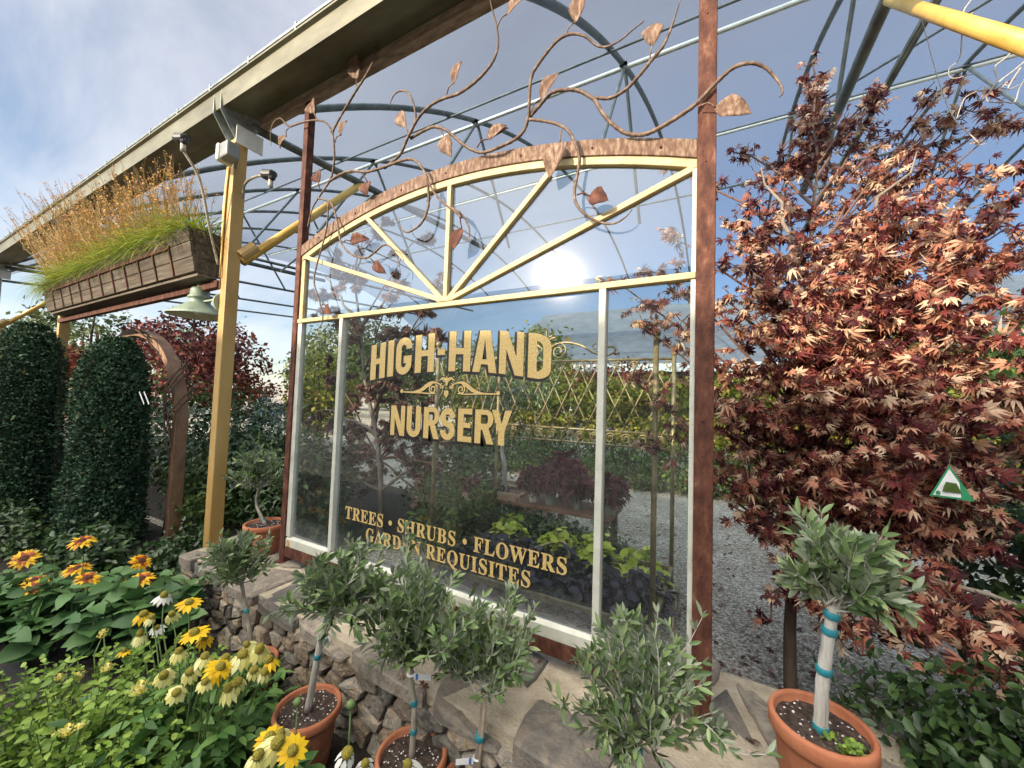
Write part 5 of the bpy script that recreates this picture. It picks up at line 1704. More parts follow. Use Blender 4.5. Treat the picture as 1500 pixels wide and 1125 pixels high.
for px, py, Y, s_ in ((150, 930, -.85, 1.0), (158, 978, -.92, 1.05), (45, 1003, -1.0, 1.0), (207, 1008, -1.0, 1.35), (84, 1075, -1.1, 1.0), (100, 1070, -1.08, 1.1), (115, 990, -.98, .9), (88, 992, -1.0, .8), (152, 925, -.86, .8), (118, 1063, -1.1, .7)):
    fl.append(('lantana', at(px, py, Y), s_))
perennials('lantana_bush', 'lime green lantana bush with small yellow flower heads in the left foreground', 'flowering plant', (-2.10, -1.02, 0), .50, .40, 210, .041, L_LANT, SERR, fl, dens=13, low=.15)
fl = []
perennials('lantana_bush', 'fresh light green shoots without flowers at the bottom left of the bed', 'flowering plant', (-1.42, -1.02, 0), .17, .33, 40, .045, L_LANT, SERR, fl, dens=10, low=.15)
for lab, base, fls, ns in (('leftmost sunflower clump with orange rays and brown eyes', (-3.65, -.86, .0), ((36, 818), (40, 858), (50, 850), (30, 862), (52, 862)), 20),
                           ('sunflower clump with one tall orange bloom between the other two', (-3.18, -.74, .0), ((120, 793), (85, 868), (112, 833), (128, 848)), 22),
                           ('sunflower clump with two orange blooms nearest the wall end', (-2.86, -.60, .0), ((207, 822), (207, 848), (196, 852)), 16)):
    fl = [('orange', at(px, py, base[1] + rng.uniform(-.02, .02)), 1.15) for px, py in fls]
    perennials('sunflower_plant', lab, 'flowering plant', base, .27, .45, ns + 12, .125, L_SUNF, OVALW, fl, lw=1.05, dens=6, group='orange sunflowers in black pots', low=.4)
for i, (x_, y_, lab) in enumerate(((-3.65, -.86, 'black nursery tub under the leftmost sunflowers'), (-3.18, -.74, 'black nursery tub under the tall middle sunflower'), (-2.86, -.60, 'black nursery tub by the wall end'))):
    tb = thing('nursery_tub', lab, 'plant pot', (x_, y_, 0), 'black nursery tubs')
    t1 = MB().lathe([(.001, .0), (.12, .0), (.145, .19), (.152, .19), (.152, .205), (.138, .205), (.132, .17), (.001, .17)], (x_, y_, .004), 26)
    t1.build('tub', BLACKP, tb, smooth=False)
    MB().lathe([(.131, .175), (.08, .182), (.001, .184)], (x_, y_, .004), 20).build('soil', SOIL, tb)
ed = MB().bar(tuple(atz(-60, 1010, .03)), tuple(atz(215, 905, .03)), .03, .06, (0, 0, 1))
tag(ed.build('bed_edging', BARK, None, bevel=.004), 'dark timber edging board below the sunflowers', 'edging')
tr2 = MB()
c0 = np.array([-2.75, -.95, .0])
tr2.box(-3.9, -2.55, -1.02, -.96, .008, .07).box(-3.9, -2.55, -.96, -.90, .008, .012)
tag(tr2.build('plant_tray', BLACKP, None, bevel=.004), 'long flat black tray lying in front of the sunflower tubs', 'tray')

# fallen leaves on the wall top and the path
lv = Leaves()
P = np.concatenate([np.stack([rng.uniform(-3.0, .5, 60), rng.uniform(-.38, .34, 60), np.full(60, .392)], 1), np.stack([rng.uniform(-1.0, 1.6, 330), .5 + rng.uniform(0, 1, 330) ** 1.5 * 4, np.full(330, .012)], 1)])
q = len(P)
for k in range(3):
    m_ = np.arange(q) % 3 == k
    lv.put(MAP[k], P[m_], rdir(int(m_.sum()), 0, .1), rdir(int(m_.sum()), 2.0, .4), .034 * rng.uniform(.6, 1.2, int(m_.sum())))
fl_ = lv.build('fallen_leaves', L_MAPLE2, None)
tag(fl_, 'scattered dry maple leaves on the wall top and gravel', 'fallen leaves', kind='stuff')

# ------------------------------------------------------------------ clipped columns, arch and planter on the left
def column(label, c, h_, r_, n_):
    root = thing('clipped_boxwood', label, 'shrub', (c[0], c[1], 0), 'clipped boxwood columns')
    lv = Leaves()
    th = rng.uniform(0, 2 * math.pi, n_)
    t_ = rng.uniform(0, 1, n_)
    prof = np.where(t_ < .72, 1.0 - .20 * t_, .856 * np.sqrt(np.clip(1 - ((t_ - .72) / .28) ** 2 * .9, 0, 1)))
    lump = 1 + .06 * np.sin(th * 3 + t_ * 9) + .06 * np.sin(th * 7 - t_ * 17) + .09 * np.sin(th * 9 + t_ * 31) * np.sin(t_ * 23 + th * 4)
    q = r_ * prof * lump * (1 + .05 * rng.normal(size=n_) - .12 * rng.uniform(0, 1, n_) ** 2)
    cap_ = rng.random(n_) < .08
    q = np.where(cap_, r_ * .36 * np.sqrt(rng.uniform(0, 1, n_)), q)
    t_ = np.where(cap_, .97 + .03 * rng.uniform(0, 1, n_), t_)
    P = np.stack([c[0] + q * np.cos(th), c[1] + q * np.sin(th), .05 + t_ * h_ + rng.normal(size=n_) * .012], 1)
    d = np.stack([np.cos(th), np.sin(th), np.where(cap_, 2, .2)], 1)
    lv.put(t_oval(.34, .10, .1), P, d * .7 + rdir(n_) * .8 + np.array([0, 0, .35]), d + rdir(n_) * .6,   .025 * rng.lognormal(0, .25, n_))
    lv.build('foliage', L_BOX, root)
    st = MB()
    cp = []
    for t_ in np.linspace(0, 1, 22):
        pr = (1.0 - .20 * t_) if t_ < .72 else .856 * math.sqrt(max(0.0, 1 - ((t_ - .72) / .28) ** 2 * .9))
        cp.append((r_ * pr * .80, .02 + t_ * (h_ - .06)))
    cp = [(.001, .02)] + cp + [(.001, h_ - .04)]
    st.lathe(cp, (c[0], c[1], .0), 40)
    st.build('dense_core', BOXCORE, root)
    return root


column('clipped boxwood column nearest the yellow post, standing before the timber arch', (-5.16, -.15, 0), 1.92, .285, 26000)
column('clipped boxwood column at the left edge of the view', (-6.55, -.44, 0), 2.10, .305, 20000)
tb_ = thing('plant_label', 'two narrow white plant labels stuck in the boxwood column', 'label', at(207, 580, -.25))
mb = MB()
for px in (206, 213):
    a = at(px - 2, 574, -.50); b = at(px + 5, 592, -.50)
    mb.bar(a, b, .012, .001, (0, -1, 0))
mb.build('label_strip', TAGW, tb_)
ar = thing('garden_arch', 'curved laminated timber arch wound with bare vines behind the boxwood', 'arbour', (-6.2, .35, 0))
def archpath(x0, x1, z0, zt, y_, n=36):
    pts = [(x1, y_, 0), (x1, y_, z0 * .5)]
    for i in range(n + 1):
        a = math.pi * i / n
        pts.append(((x0 + x1) / 2 + (x1 - x0) / 2 * math.cos(a), y_, z0 + (zt - z0) * math.sin(a)))
    pts += [(x0, y_, z0 * .5), (x0, y_, 0)]
    return pts
pts = archpath(-7.5, -4.92, 1.15, 2.17, .3)
ab_ = MB()
for q in range(len(pts)):
    a, b = np.array(pts[max(q - 1, 0)]), np.array(pts[min(q + 1, len(pts) - 1)])
    d = b - a; d /= np.linalg.norm(d)
    nr = np.array([d[2], 0, -d[0]]) * .038
    for oy, s_ in ((-.055, -1), (.055, -1), (.055, 1), (-.055, 1)):
        ab_.v.append(tuple(np.array(pts[q]) + nr * s_ + np.array([0, oy, 0])))
for q in range(len(pts) - 1):
    for j in range(4):
        a, b = q * 4 + j, q * 4 + (j + 1) % 4
        ab_.f.append((a, b, b + 4, a + 4))
ab_.build('curved_rib', ARCHWOOD, ar, bevel=.004)
vb = MB()
for k in range(5):
    ph = rng.uniform(0, 6)
    path = []
    for q in range(2, len(pts), 1):
        a_ = q * .55 + ph
        path.append(np.array(pts[q]) + np.array([.07 * math.cos(a_), .13 * math.sin(a_), .05 * math.sin(a_ * 1.3)]))
        if len(path) > 9 + k * 5:
            break
    path = [np.array([pts[0][0] + rng.uniform(-.1, .1), .3 + rng.uniform(-.15, .15), 0.0])] + path
    vb.tube(spline(path, 4), .008, 6)
vb.build('climbing_vine', BARK, ar, smooth=True)

pl = thing('hanging_planter', 'long grey plank planter of grass and orange bulbine hung from the posts', 'planter', (-5.2, -.2, 2.36))
X0, X1 = -7.02, -3.40
sec = [(-.30, 2.70), (-.245, 2.375), (-.10, 2.375), (-.085, 2.72)]
for nm, (a, b), pr in (('front_plank', (sec[0], sec[1]), 3), ('back_plank', (sec[2], sec[3]), 3)):
    for i in range(3):
        t0, t1 = i / 3 + (.006 if i else 0), (i + 1) / 3 - .006
        pa = (a[0] + (b[0] - a[0]) * t0, a[1] + (b[1] - a[1]) * t0)
        pb_ = (a[0] + (b[0] - a[0]) * t1, a[1] + (b[1] - a[1]) * t1)
        mb = MB()
        jit = rng.uniform(-.006, .006)
        xs_ = [X0 - .01 + jit, X1 + jit]
        for (p_, q_) in ((pa, pb_),):
            vs = []
            for x_ in xs_:
                vs += [(x_, p_[0] - .012, p_[1]), (x_, q_[0] - .012, q_[1]), (x_, q_[0] + .012, q_[1]), (x_, p_[0] + .012, p_[1])]
            mb.add(vs, [(0, 1, 2, 3), (7, 6, 5, 4), (0, 4, 5, 1), (1, 5, 6, 2), (2, 6, 7, 3), (3, 7, 4, 0)])
        mb.build(nm, OLDWOOD, pl, bevel=.004)
for x_ in (X0, X1 - .03):
    for i in range(3):
        t0, t1 = i / 3 + .004, (i + 1) / 3 - .004
        y0a, y0b = -.30 + .055 * t0 + .014, -.30 + .055 * t1 + .014
        y1a, y1b = -.085 - .015 * t0 - .014, -.085 - .015 * t1 - .014
        z0a, z0b = 2.70 - .325 * t0, 2.70 - .325 * t1
        vs = [(x_, y0a, z0a), (x_, y1a, z0a), (x_, y1b, z0b), (x_, y0b, z0b)]
        vs += [(a + .024, b, c) for a, b, c in vs]
        MB().add(vs, [(0, 1, 2, 3), (7, 6, 5, 4), (0, 4, 5, 1), (1, 5, 6, 2), (2, 6, 7, 3), (3, 7, 4, 0)]).build('end_plank', OLDWOOD, pl, bevel=.003)
MB().box(X0, X1, -.235, -.11, 2.352, 2.372).build('floor_plank', OLDWOOD, pl)
ck = MB()
fy = lambda z_: -.30 + (2.70 - z_) / .325 * .055 - .020
ck.bar((-6.7, fy(2.59), 2.59), (-3.72, fy(2.59), 2.59), .006, .030, (0, 0, 1))
for i in range(11):
    x_ = -6.7 + i * .297
    ck.bar((x_, fy(2.585), 2.585), (x_ + .02, fy(2.375), 2.375), .016, .006, (0, -1, 0))
ck.build('steel_cradle', RUST, pl)
MB().box(-7.16, -3.32, -.145, -.095, 2.28, 2.335).build('support_rail', RUST, pl, bevel=.003)
hy = MB().box(X0 + .02, X1 - .04, -.27, -.11, 2.63, 2.66)
hy.build('soil', SOIL, pl)
n_ = 5200
P = np.stack([rng.uniform(X0 + .03, X1 - .05, n_), rng.uniform(-.27, -.11, n_), np.full(n_, 2.65)], 1)
F = rdir(n_, 1.0, .5); F[:, 1] -= .28; F[:, 2] = np.abs(F[:, 2]) + .25
lv = Leaves()
lv.put(t_blade(4, .011, .7), P, F, np.cross(F, np.cross(F, np.array([[0, 0, 1.]]))) * -1 + rdir(n_) * .2, rng.uniform(.15, .38, n_))
n2 = 330
P = np.stack([X0 + .02 + rng.uniform(-.02, .25, n2), rng.uniform(-.29, -.1, n2), np.full(n2, 2.66)], 1)
F = rdir(n2, .5, .4); F[:, 0] -= .6; F[:, 2] = np.abs(F[:, 2]) + .1
lv.put(t_blade(4, .009, .9), P, F, np.array([[0, 0, 1.]]), rng.uniform(.18, .33, n2))
lv.build('grassy_foliage', L_GRASS, pl)
ns = 1150
stk, flw = MB(), Leaves()
for i in range(ns):
    u = rng.beta(1.0, 1.25)
    x_ = X0 + .03 + u * (X1 - X0 - .25)
    b0 = np.array([x_, rng.uniform(-.26, -.12), 2.66])
    ln = (.30 + .70 * rng.uniform(0, 1) ** 1.3) * (1.05 - .35 * u)
    d = np.array([rng.normal() * .26 - .38 * (1 - u) - .05, rng.normal() * .2 - .16, 1.0])
    d /= np.linalg.norm(d)
    pth = limb(b0, b0 + d * ln, 0, 5, .020)
    stk.tube(pth, [.0028, .0024, .002, .0018, .0012], 3, cap=False)
    m_ = 9
    ts = rng.uniform(.70, 1.0, m_)
    Pq, Dq = poly_at(pth, ts)
    Pq = Pq + rdir(m_) * .016
    flw.put(t_quad(.5), Pq, rdir(m_), rdir(m_), .0145 * rng.uniform(.5, 1.5, m_))
    for q in Pq[:4]:
        stk.tube([poly_at(pth, [.7])[0][0] * .5 + q * .5, q], .0008, 3, cap=False)
stk.build('flower_stalks', L_STALK, pl)
flw.build('bulbine_flowers', L_BULB, pl)

# ------------------------------------------------------------------ lamps and fittings
def barn_lamp(label, mount, ctr, sc_=1.0):
    root = thing('barn_lamp', label, 'lamp', mount, 'verdigris gooseneck barn lamps')
    cx_, cy_, cz_ = ctr
    p_ = [(.205, -.075), (.207, -.068), (.19, -.055), (.13, -.012), (.085, .022), (.072, .034), (.070, .066), (.078, .070), (.078, .082), (.066, .088), (.062, .135), (.054, .150), (.028, .162), (.020, .166), (.026, .180), (.018, .196), (.006, .206), (.001, .215)]
    p_ = [(r_ * sc_, z_ * sc_) for r_, z_ in p_]
    MB().lathe(p_ + [], (cx_, cy_, cz_), 40).build('shade', LAMPG, root, smooth=True)
    MB().lathe([(.204 * sc_, -.074 * sc_), (.12 * sc_, -.018 * sc_), (.07 * sc_, .02 * sc_), (.001, .03 * sc_)], (cx_, cy_, cz_), 40).build('shade_lining', CREAMPL, root, smooth=True)
    MB().ball((cx_, cy_, cz_ - .035 * sc_), .035 * sc_, 14, 9).build('bulb', PLATE, root, smooth=True)
    m_ = np.array(mount)
    dm_ = MB()
    mv = Vector((1, 0, 0))
    dm_.tube([m_ + np.array([.012, 0, 0]), m_ + np.array([-.012, 0, 0]), m_ + np.array([-.02, 0, 0]), m_ + np.array([-.045, 0, 0])], [.075, .075, .06, .045], 24)
    dm_.build('mount', LAMPG, root, smooth=False)
    a = m_ + np.array([-.04, 0, 0])
    b = np.array([cx_ + .06 * sc_, cy_, cz_ + .04 * sc_])
    MB().tube(spline([a, a + np.array([-.03, 0, .05]), (a + b) / 2 + np.array([0, 0, .02]), b], 6), .010, 8).build('arm', LAMPG, root, smooth=True)
    return root


barn_lamp('green barn lamp on a round mount fixed to the near yellow post', (-3.325, -.085, 2.17), (-3.60, -.13, 2.155), .98)
barn_lamp('small far green barn lamp above the left boxwood column', (-7.30, -.10, 2.12), (-7.56, -.16, 2.08), .95)
fx_ = thing('flood_light', 'cream fronted grey floodlight box at the top of the yellow post', 'lamp', (-3.30, -.15, 3.12))
fc = at(328, 220, -.22)
MB().box(fc[0] - .02, fc[0] + .085, fc[1] - .02, fc[1] + .07, fc[2] - .065, fc[2] + .05).build('housing', GREYPL, fx_, bevel=.012)
MB().box(fc[0] - .07, fc[0] - .021, fc[1] - .03, fc[1] + .08, fc[2] - .075, fc[2] + .06).build('front_cover', CREAMPL, fx_, bevel=.022)
MB().bar(fc + np.array([.08, .05, -.05]), np.array([-3.27, -.10, fc[2] - .05]), .02, .02).build('mount_arm', GREYPL, fx_)
def spot(label, hp, base, side):
    root = thing('spotlight', label, 'lamp', base, 'black garden spotlights')
    h_ = np.array(hp); b = np.array(base)
    mb = MB()
    mb.tube([h_ + np.array([-.045, -.02, .012]), h_ + np.array([-.02, -.01, .004]), h_ + np.array([.03, 0, 0]), h_ + np.array([.04, 0, 0])], [.034, .036, .03, .018], 14)
    mb.tube([h_ + np.array([-.05, .03, .035]), h_ + np.array([-.01, .035, .03])], [.02, .022], 12)
    mb.ball(h_ + np.array([.02, .0, -.02]), .025, 10, 6)
    mb.build('lamp_head', BLACKP, root, smooth=False)
    MB().tube(spline([h_ + np.array([.01, 0, -.03]), h_ + np.array([.012, 0, -.09])], 3), .016, 10).build('socket', PALEBARK, root, smooth=True)
    MB().tube(spline([h_ + np.array([.012, 0, -.08]), h_ * .62 + b * .38 + np.array([.03, 0, .06]), h_ * .2 + b * .8 + np.array([0.01, -.02, .08]), b], 8), .009, 8).build('stem', OLIVEBARK, root, smooth=True)
spot('black spotlight on a bent stem left of the yellow post', at(268, 204, -.40), (-3.335, -.135, 2.45), -1)
spot('black spotlight on a short stem right of the yellow post', at(396, 257, -.05), (-3.235, -.05, 2.98), 1)
# ------------------------------------------------------------------ iron bed frame planter behind the glass
bd = thing('iron_bed_planter', 'bronze iron bed frame with scrolled lattice canopy used as a flower bed', 'planter', (-1.2, 1.43, 0))
bx0, bx1, by0, by1 = -2.07, -.36, .93, 1.93
for (x_, y_) in ((bx0, by0), (bx1, by0), (bx0, by1), (bx1, by1)):
    pb = MB().tube([(x_, y_, 0), (x_, y_, 1.93)], .017, 12)
    pb.ball((x_, y_, 1.95), .028, 12, 8)
    pb.build('bed_post', BRONZE, bd, smooth=True)
for a, b in (((bx0, by0), (bx1, by0)), ((bx0, by1), (bx1, by1)), ((bx0, by0), (bx0, by1)), ((bx1, by0), (bx1, by1))):
    MB().bar((a[0], a[1], .16), (b[0], b[1], .16), .028, .045, (0, 0, 1)).build('base_rail', BRONZE, bd, bevel=.003)


def ring(c, r_, a0, a1, ux, n=14, spiral=0.0):
    return [np.array(c) + ux * math.cos(rad(a0 + (a1 - a0) * i / n)) * r_ * (1 - spiral * i / n) + np.array([0, 0, 1]) * math.sin(rad(a0 + (a1 - a0) * i / n)) * r_ * (1 - spiral * i / n) for i in range(n + 1)]


def frieze(p0, p1):
    p0, p1 = np.array(p0, float), np.array(p1, float)
    ln = np.linalg.norm(p1 - p0)
    ux = (p1 - p0) / ln
    uz = np.array([0, 0, 1])
    mb = MB()
    Pt = lambda u, z_: p0 + ux * u + uz * z_
    for z_, r_ in ((1.905, .012), (1.26, .009), (1.135, .011)):
        mb.tube([Pt(0, z_), Pt(ln, z_)], r_, 8)
    n_ = max(3, int(round(ln / .145)))
    st = ln / n_
    for i in range(n_):
        mb.tube(ring(Pt((i + .5) * st - .03, 1.198), .048, 20, 560, ux, 22, .72), .0055, 6)
        mb.tube(ring(Pt((i + .5) * st + .03, 1.855), .040, 170, -300, ux, 18, .7), .0050, 6)
    sp_ = .17
    m_ = int(ln / sp_)
    for i in range(-4, m_ + 1):
        for sg in (1, -1):
            u0 = i * sp_ + (0 if sg > 0 else .40)
            u1 = u0 + .40 * sg
            z0, z1 = 1.06, 1.895
            if not (0 <= u0 <= ln and 0 <= u1 <= ln):
                a, b = sorted(((u0, z0), (u1, z1)))
                if b[0] < 0 or a[0] > ln:
                    continue
                def cut(u):
                    t_ = (u - a[0]) / (b[0] - a[0])
                    return (u, a[1] + (b[1] - a[1]) * t_)
                a2 = a if a[0] >= 0 else cut(0)
                b2 = b if b[0] <= ln else cut(ln)
                if abs(a2[0] - b2[0]) < .05:
                    continue
                mb.tube([Pt(*a2), Pt(*b2)], .0062, 6)
            else:
                nrm_ = np.cross(ux, uz) * .006 * sg
                mb.tube([Pt(u0, z0) + nrm_, Pt(u1, z1) + nrm_], .0066, 6)
    mb.build('lattice_frieze', BRONZE, bd, smooth=True)
    return Pt, ln, ux


frieze((bx0, by1, 0), (bx1, by1, 0))
frieze((bx0, by0, 0), (bx0, by1, 0))
cr_ = MB()
cx_ = -1.54
ux = np.array([1.0, 0, 0])
for sg in (-1, 1):
    cr_.tube(spline([np.array([cx_ + sg * a, by1, b]) for a, b in ((.03, 2.02), (.10, 2.07), (.22, 2.085), (.36, 2.05), (.48, 1.98), (.60, 1.95), (.68, 1.985), (.66, 2.03), (.60, 2.02))], 6), .011, 8)
    cr_.tube(ring((cx_ + sg * .135, by1, 2.0), .085, 90, 90 - sg * 500, ux, 30, .75), .010, 8)
    cr_.tube(ring((cx_ + sg * .50, by1, 2.03), .05, 250, 250 + sg * 420, ux, 20, .7), .007, 7)
for a in (-38, -18, 0, 18, 38):
    d = np.array([math.sin(rad(a)), 0, math.cos(rad(a))])
    cr_.tube(spline([np.array([cx_, by1, 2.07]), np.array([cx_, by1, 2.07]) + d * .07, np.array([cx_, by1, 2.07]) + d * (.15 if a == 0 else .115) + np.array([.03 * np.sign(a), 0, -.02 * abs(np.sign(a))])], 4), [.012] + [.013] * 3 + [.014] * 3 + [.009, .004][:2] if False else .010, 8)
cr_.ball((cx_, by1, 2.05), .03, 10, 8)
cr_.build('crest_scroll', BRONZE, bd, smooth=True)
ss = MB()
for k in range(3):
    ss.tube(ring((bx1 + .10 - .01 * k, by0 + .2 + k * .26, .10), .075, 90, 540, np.array([0, 1.0, 0]), 26, .75), .007, 7)
ss.tube(spline([(bx0 + .5, by0 + .35, .20), (bx0 + .85, by0 + .7, .30), (bx0 + 1.0, by0 + .55, .22), (bx0 + 1.12, by0 + .4, .16)], 6), .012, 7)
ss.build('side_scrolls', BRONZE, bd, smooth=True)

def heuchera(lab, name, spots, lmat, n_, size, h_, grp):
    for i, ((x_, y_), lb_) in enumerate(zip(spots, lab)):
        root = thing(name, lb_, 'plant', (x_, y_, 0), grp)
        lv, sb = Leaves(), MB()
        th = rng.uniform(0, 2 * math.pi, n_)
        q = np.sqrt(rng.uniform(0, 1, n_)) * .19
        P = np.stack([x_ + q * np.cos(th), y_ + q * np.sin(th), h_ * (1.05 - .7 * (q / .19) ** 2) + rng.normal(size=n_) * .02 + .02], 1)
        d = np.stack([np.cos(th) * q / .19, np.sin(th) * q / .19, np.full(n_, .9)], 1)
        lv.put(t_round(6, .14), P, d * np.array([1, 1, -.4]) + rdir(n_) * .4, d + rdir(n_) * .35, size * rng.uniform(.6, 1.2, n_))
        for k in range(10):
            sb.tube([(x_, y_, 0), tuple(P[k])], .0025, 4, cap=False)
        sb.build('stems', STEM, root)
        lv.build('foliage', lmat, root)


heuchera(['lime heuchera nearest the right bed post', 'lime heuchera behind the word flowers', 'lime heuchera in the middle of the back row', 'lime heuchera at the far corner of the bed'],
         'lime_heuchera', [(-.56, 1.62), (-.92, 1.70), (-1.28, 1.74), (-1.82, 1.80)], L_HEUL, 85, .075, .34, 'lime heucheras along the back of the bed')
sp = [(x_ + rr.uniform(-.05, .05), y_) for y_ in (1.08, 1.30, 1.50) for x_ in (-.55, -.82, -1.09, -1.36, -1.62, -1.9)]
heuchera(['plum dark heuchera massed in the iron bed below the lettering'] * len(sp), 'plum_heuchera', sp, L_HEUP, 80, .07, .25, 'plum heucheras filling the iron bed')

# ------------------------------------------------------------------ bench of burgundy maples, timber box
tbn = thing('plant_bench', 'low brown timber bench carrying potted burgundy maples', 'bench', (-1.55, 2.4, 0))
MB().box(-2.25, -.93, 2.16, 2.66, .375, .41).build('bench_top', surf('bench_timber', [(.3, (.10, .045, .025)), (.7, (.22, .11, .06))], scale=8, rough=.7, stretch=(.4, 3, 1)), tbn, bevel=.004)
for x_ in (-2.2, -1.6, -1.0):
    for y_ in (2.2, 2.62):
        MB().box(x_ - .03, x_ + .03, y_ - .03, y_ + .03, 0, .374).build('bench_leg', BARK, tbn)
for i, (px, py, sc_, lab) in enumerate(((782, 725, .17, 'burgundy maple in a white pot at the left of the bench'), (806, 735, .16, 'burgundy maple in a green pot second along the bench'), (845, 735, .18, 'burgundy maple in a pale green pot right of the bench middle'), (893, 735, .17, 'burgundy maple at the right end of the bench'), (826, 690, .22, 'tallest burgundy maple at the back of the bench'))):
    bpt = at(px, py, 2.32 if i < 4 else 2.52)
    bpt[2] = .41
    root = thing('burgundy_maple', lab, 'potted plant', bpt, 'burgundy maples on the bench')
    r_ = .062
    pm_ = MB().lathe([(.001, .001), (r_ * .8, .001), (r_, .12), (r_ * 1.06, .12), (r_ * 1.06, .14), (r_ * .95, .14), (r_ * .9, .11), (.001, .11)], tuple(bpt), 22)
    pm_.build('pot', PLATE if i == 0 else LAMPG, root)
    sbm = MB()
    lv = Leaves()
    n_ = 240
    hh = .34 if i < 4 else .5
    P = bpt + np.array([0, 0, hh * .72]) + rdir(n_) * np.array([sc_, sc_, hh * .42]) * rng.uniform(.35, 1.1, n_)[:, None]
    which = rng.integers(0, 3, n_)
    for w_ in range(3):
        q = which == w_
        F = rdir(int(q.sum()), -.5)
        lv.put(MAP[w_], P[q], F, rdir(int(q.sum()), 1.2), .075 * rng.uniform(.6, 1.2, int(q.sum())))
    for k in range(9):
        sbm.tube(limb(bpt + np.array([0, 0, .1]), P[k], .03, 5, .005), [.005, .004, .0035, .003, .002], 5)
    sbm.build('branches', REDSTEM, root)
    lv.build('crown', L_DARKRED, root)
bxn = thing('timber_box_planter', 'pale slatted timber box with a leaning olive trunk behind the glass', 'planter', (-2.35, 2.7, 0))
for z0, z1, gx_ in ((.02, .20, 0), (.205, .385, 0), (.388, .44, .025)):
    pb = MB()
    pb.box(-2.72 - gx_, -2.02 + gx_, 2.38 - gx_, 2.41 - gx_, z0, z1).box(-2.72 - gx_, -2.02 + gx_, 2.97 + gx_, 3.0 + gx_, z0, z1)
    pb.box(-2.72 - gx_, -2.69 - gx_, 2.411 - gx_, 2.969 + gx_, z0, z1).box(-2.05 + gx_, -2.02 + gx_, 2.411 - gx_, 2.969 + gx_, z0, z1)
    pb.build('board', NEWWOOD, bxn, bevel=.003)
MB().box(-2.688, -2.052, 2.412, 2.968, .02, .37).build('soil', SOIL, bxn)
tree('olive_tree', 'olive tree with pale leaning trunk growing in the timber box', (-2.38, 2.68, .37), 1.5, [((.15, .1, 1.5), (.5, .4, .4)), ((-.15, 0, 1.3), (.4, .4, .35))], 1800, .06, L_OLIVE, PALEBARK, OVALN, .035)

# ------------------------------------------------------------------ shrubs around
bush('pachysandra_clump', 'low dark leafy clump between sunflowers and the near boxwood column', 'shrub', (-4.25, -.42, .16), (.42, .24, .22), 1500, .05, L_DARKG, OVAL, clump=24)
bush('pachysandra_clump', 'low dark leafy clump between the two boxwood columns', 'shrub', (-5.65, -.62, .16), (.55, .26, .24), 1500, .05, L_DARKG, OVAL, clump=24)
bush('pachysandra_clump', 'low dark leafy clump against the wall end by the yellow post', 'shrub', (-3.72, -.02, .16), (.26, .26, .22), 1200, .045, L_DARKG, OVAL, clump=20)
bush('camellia_bush', 'dark glossy bush filling the gap left of the rusty post', 'shrub', (-4.3, .95, .55), (.60, .5, .55), 3000, .062, L_DARKG, OVAL, clump=40)
bush('laurel_bush', 'dark leafy shrub between arch leg and yellow post', 'shrub', (-5.5, 1.3, .48), (.8, .6, .50), 3000, .06, L_DARKG, OVAL, clump=40)
bush('holly_bush', 'mid green shrub at the foot of the timber arch', 'shrub', (-5.1, .75, .36), (.55, .4, .42), 2200, .05, L_MIDG, OVAL, clump=30)
bush('viburnum_bush', 'dark bush behind the boxwood columns', 'shrub', (-7.3, 1.5, .8), (1.2, .8, .95), 4200, .07, L_DARKG, OVAL, clump=50)
bush('pittosporum_bush', 'dark green shrub seen through the narrow left pane', 'shrub', (-3.75, .95, .5), (.5, .45, .62), 2800, .055, L_DARKG, OVAL, clump=40)
bush('photinia_bush', 'low green shrub beside the grey maple trunk', 'shrub', (-3.05, 2.6, .42), (.75, .6, .5), 2600, .06, L_DARKG, OVAL, clump=40)
bush('gardenia_bush', 'green leafy shrub behind the corner of the iron bed', 'shrub', (-2.45, 1.72, .42), (.38, .35, .46), 1700, .06, L_MIDG, OVALN, clump=26)
bush('azalea_bush', 'dark low shrub beneath the left half of the plant bench', 'shrub', (-1.95, 2.12, .17), (.38, .25, .20), 1200, .05, L_DARKG, OVAL, clump=24)
bush('azalea_bush', 'dark low shrub beneath the middle of the plant bench', 'shrub', (-1.45, 2.10, .16), (.36, .22, .20), 1200, .05, L_DARKG, OVAL, clump=24)
bush('azalea_bush', 'dark low shrub at the right end of the plant bench', 'shrub', (-1.03, 2.12, .15), (.24, .22, .19), 800, .05, L_DARKG, OVAL, clump=20)
bush('citrus_bush', 'dark glossy shrub in the lower right corner below the maple', 'shrub', (.95, .28, .30), (.50, .34, .40), 7500, .040, L_DARKG, OVAL, clump=50)
bush('nandina_bush', 'bright green fine leaved shrub at the right edge behind the maple branches', 'shrub', (1.45, .62, .72), (.36, .30, .36), 2200, .075, L_MIDG, OVALN, clump=36)
bush('jasmine_bush', 'dark shrub under the maple crown at the right edge', 'shrub', (1.55, 1.15, .75), (.6, .4, .75), 3200, .06, L_DARKG, OVAL, clump=40)

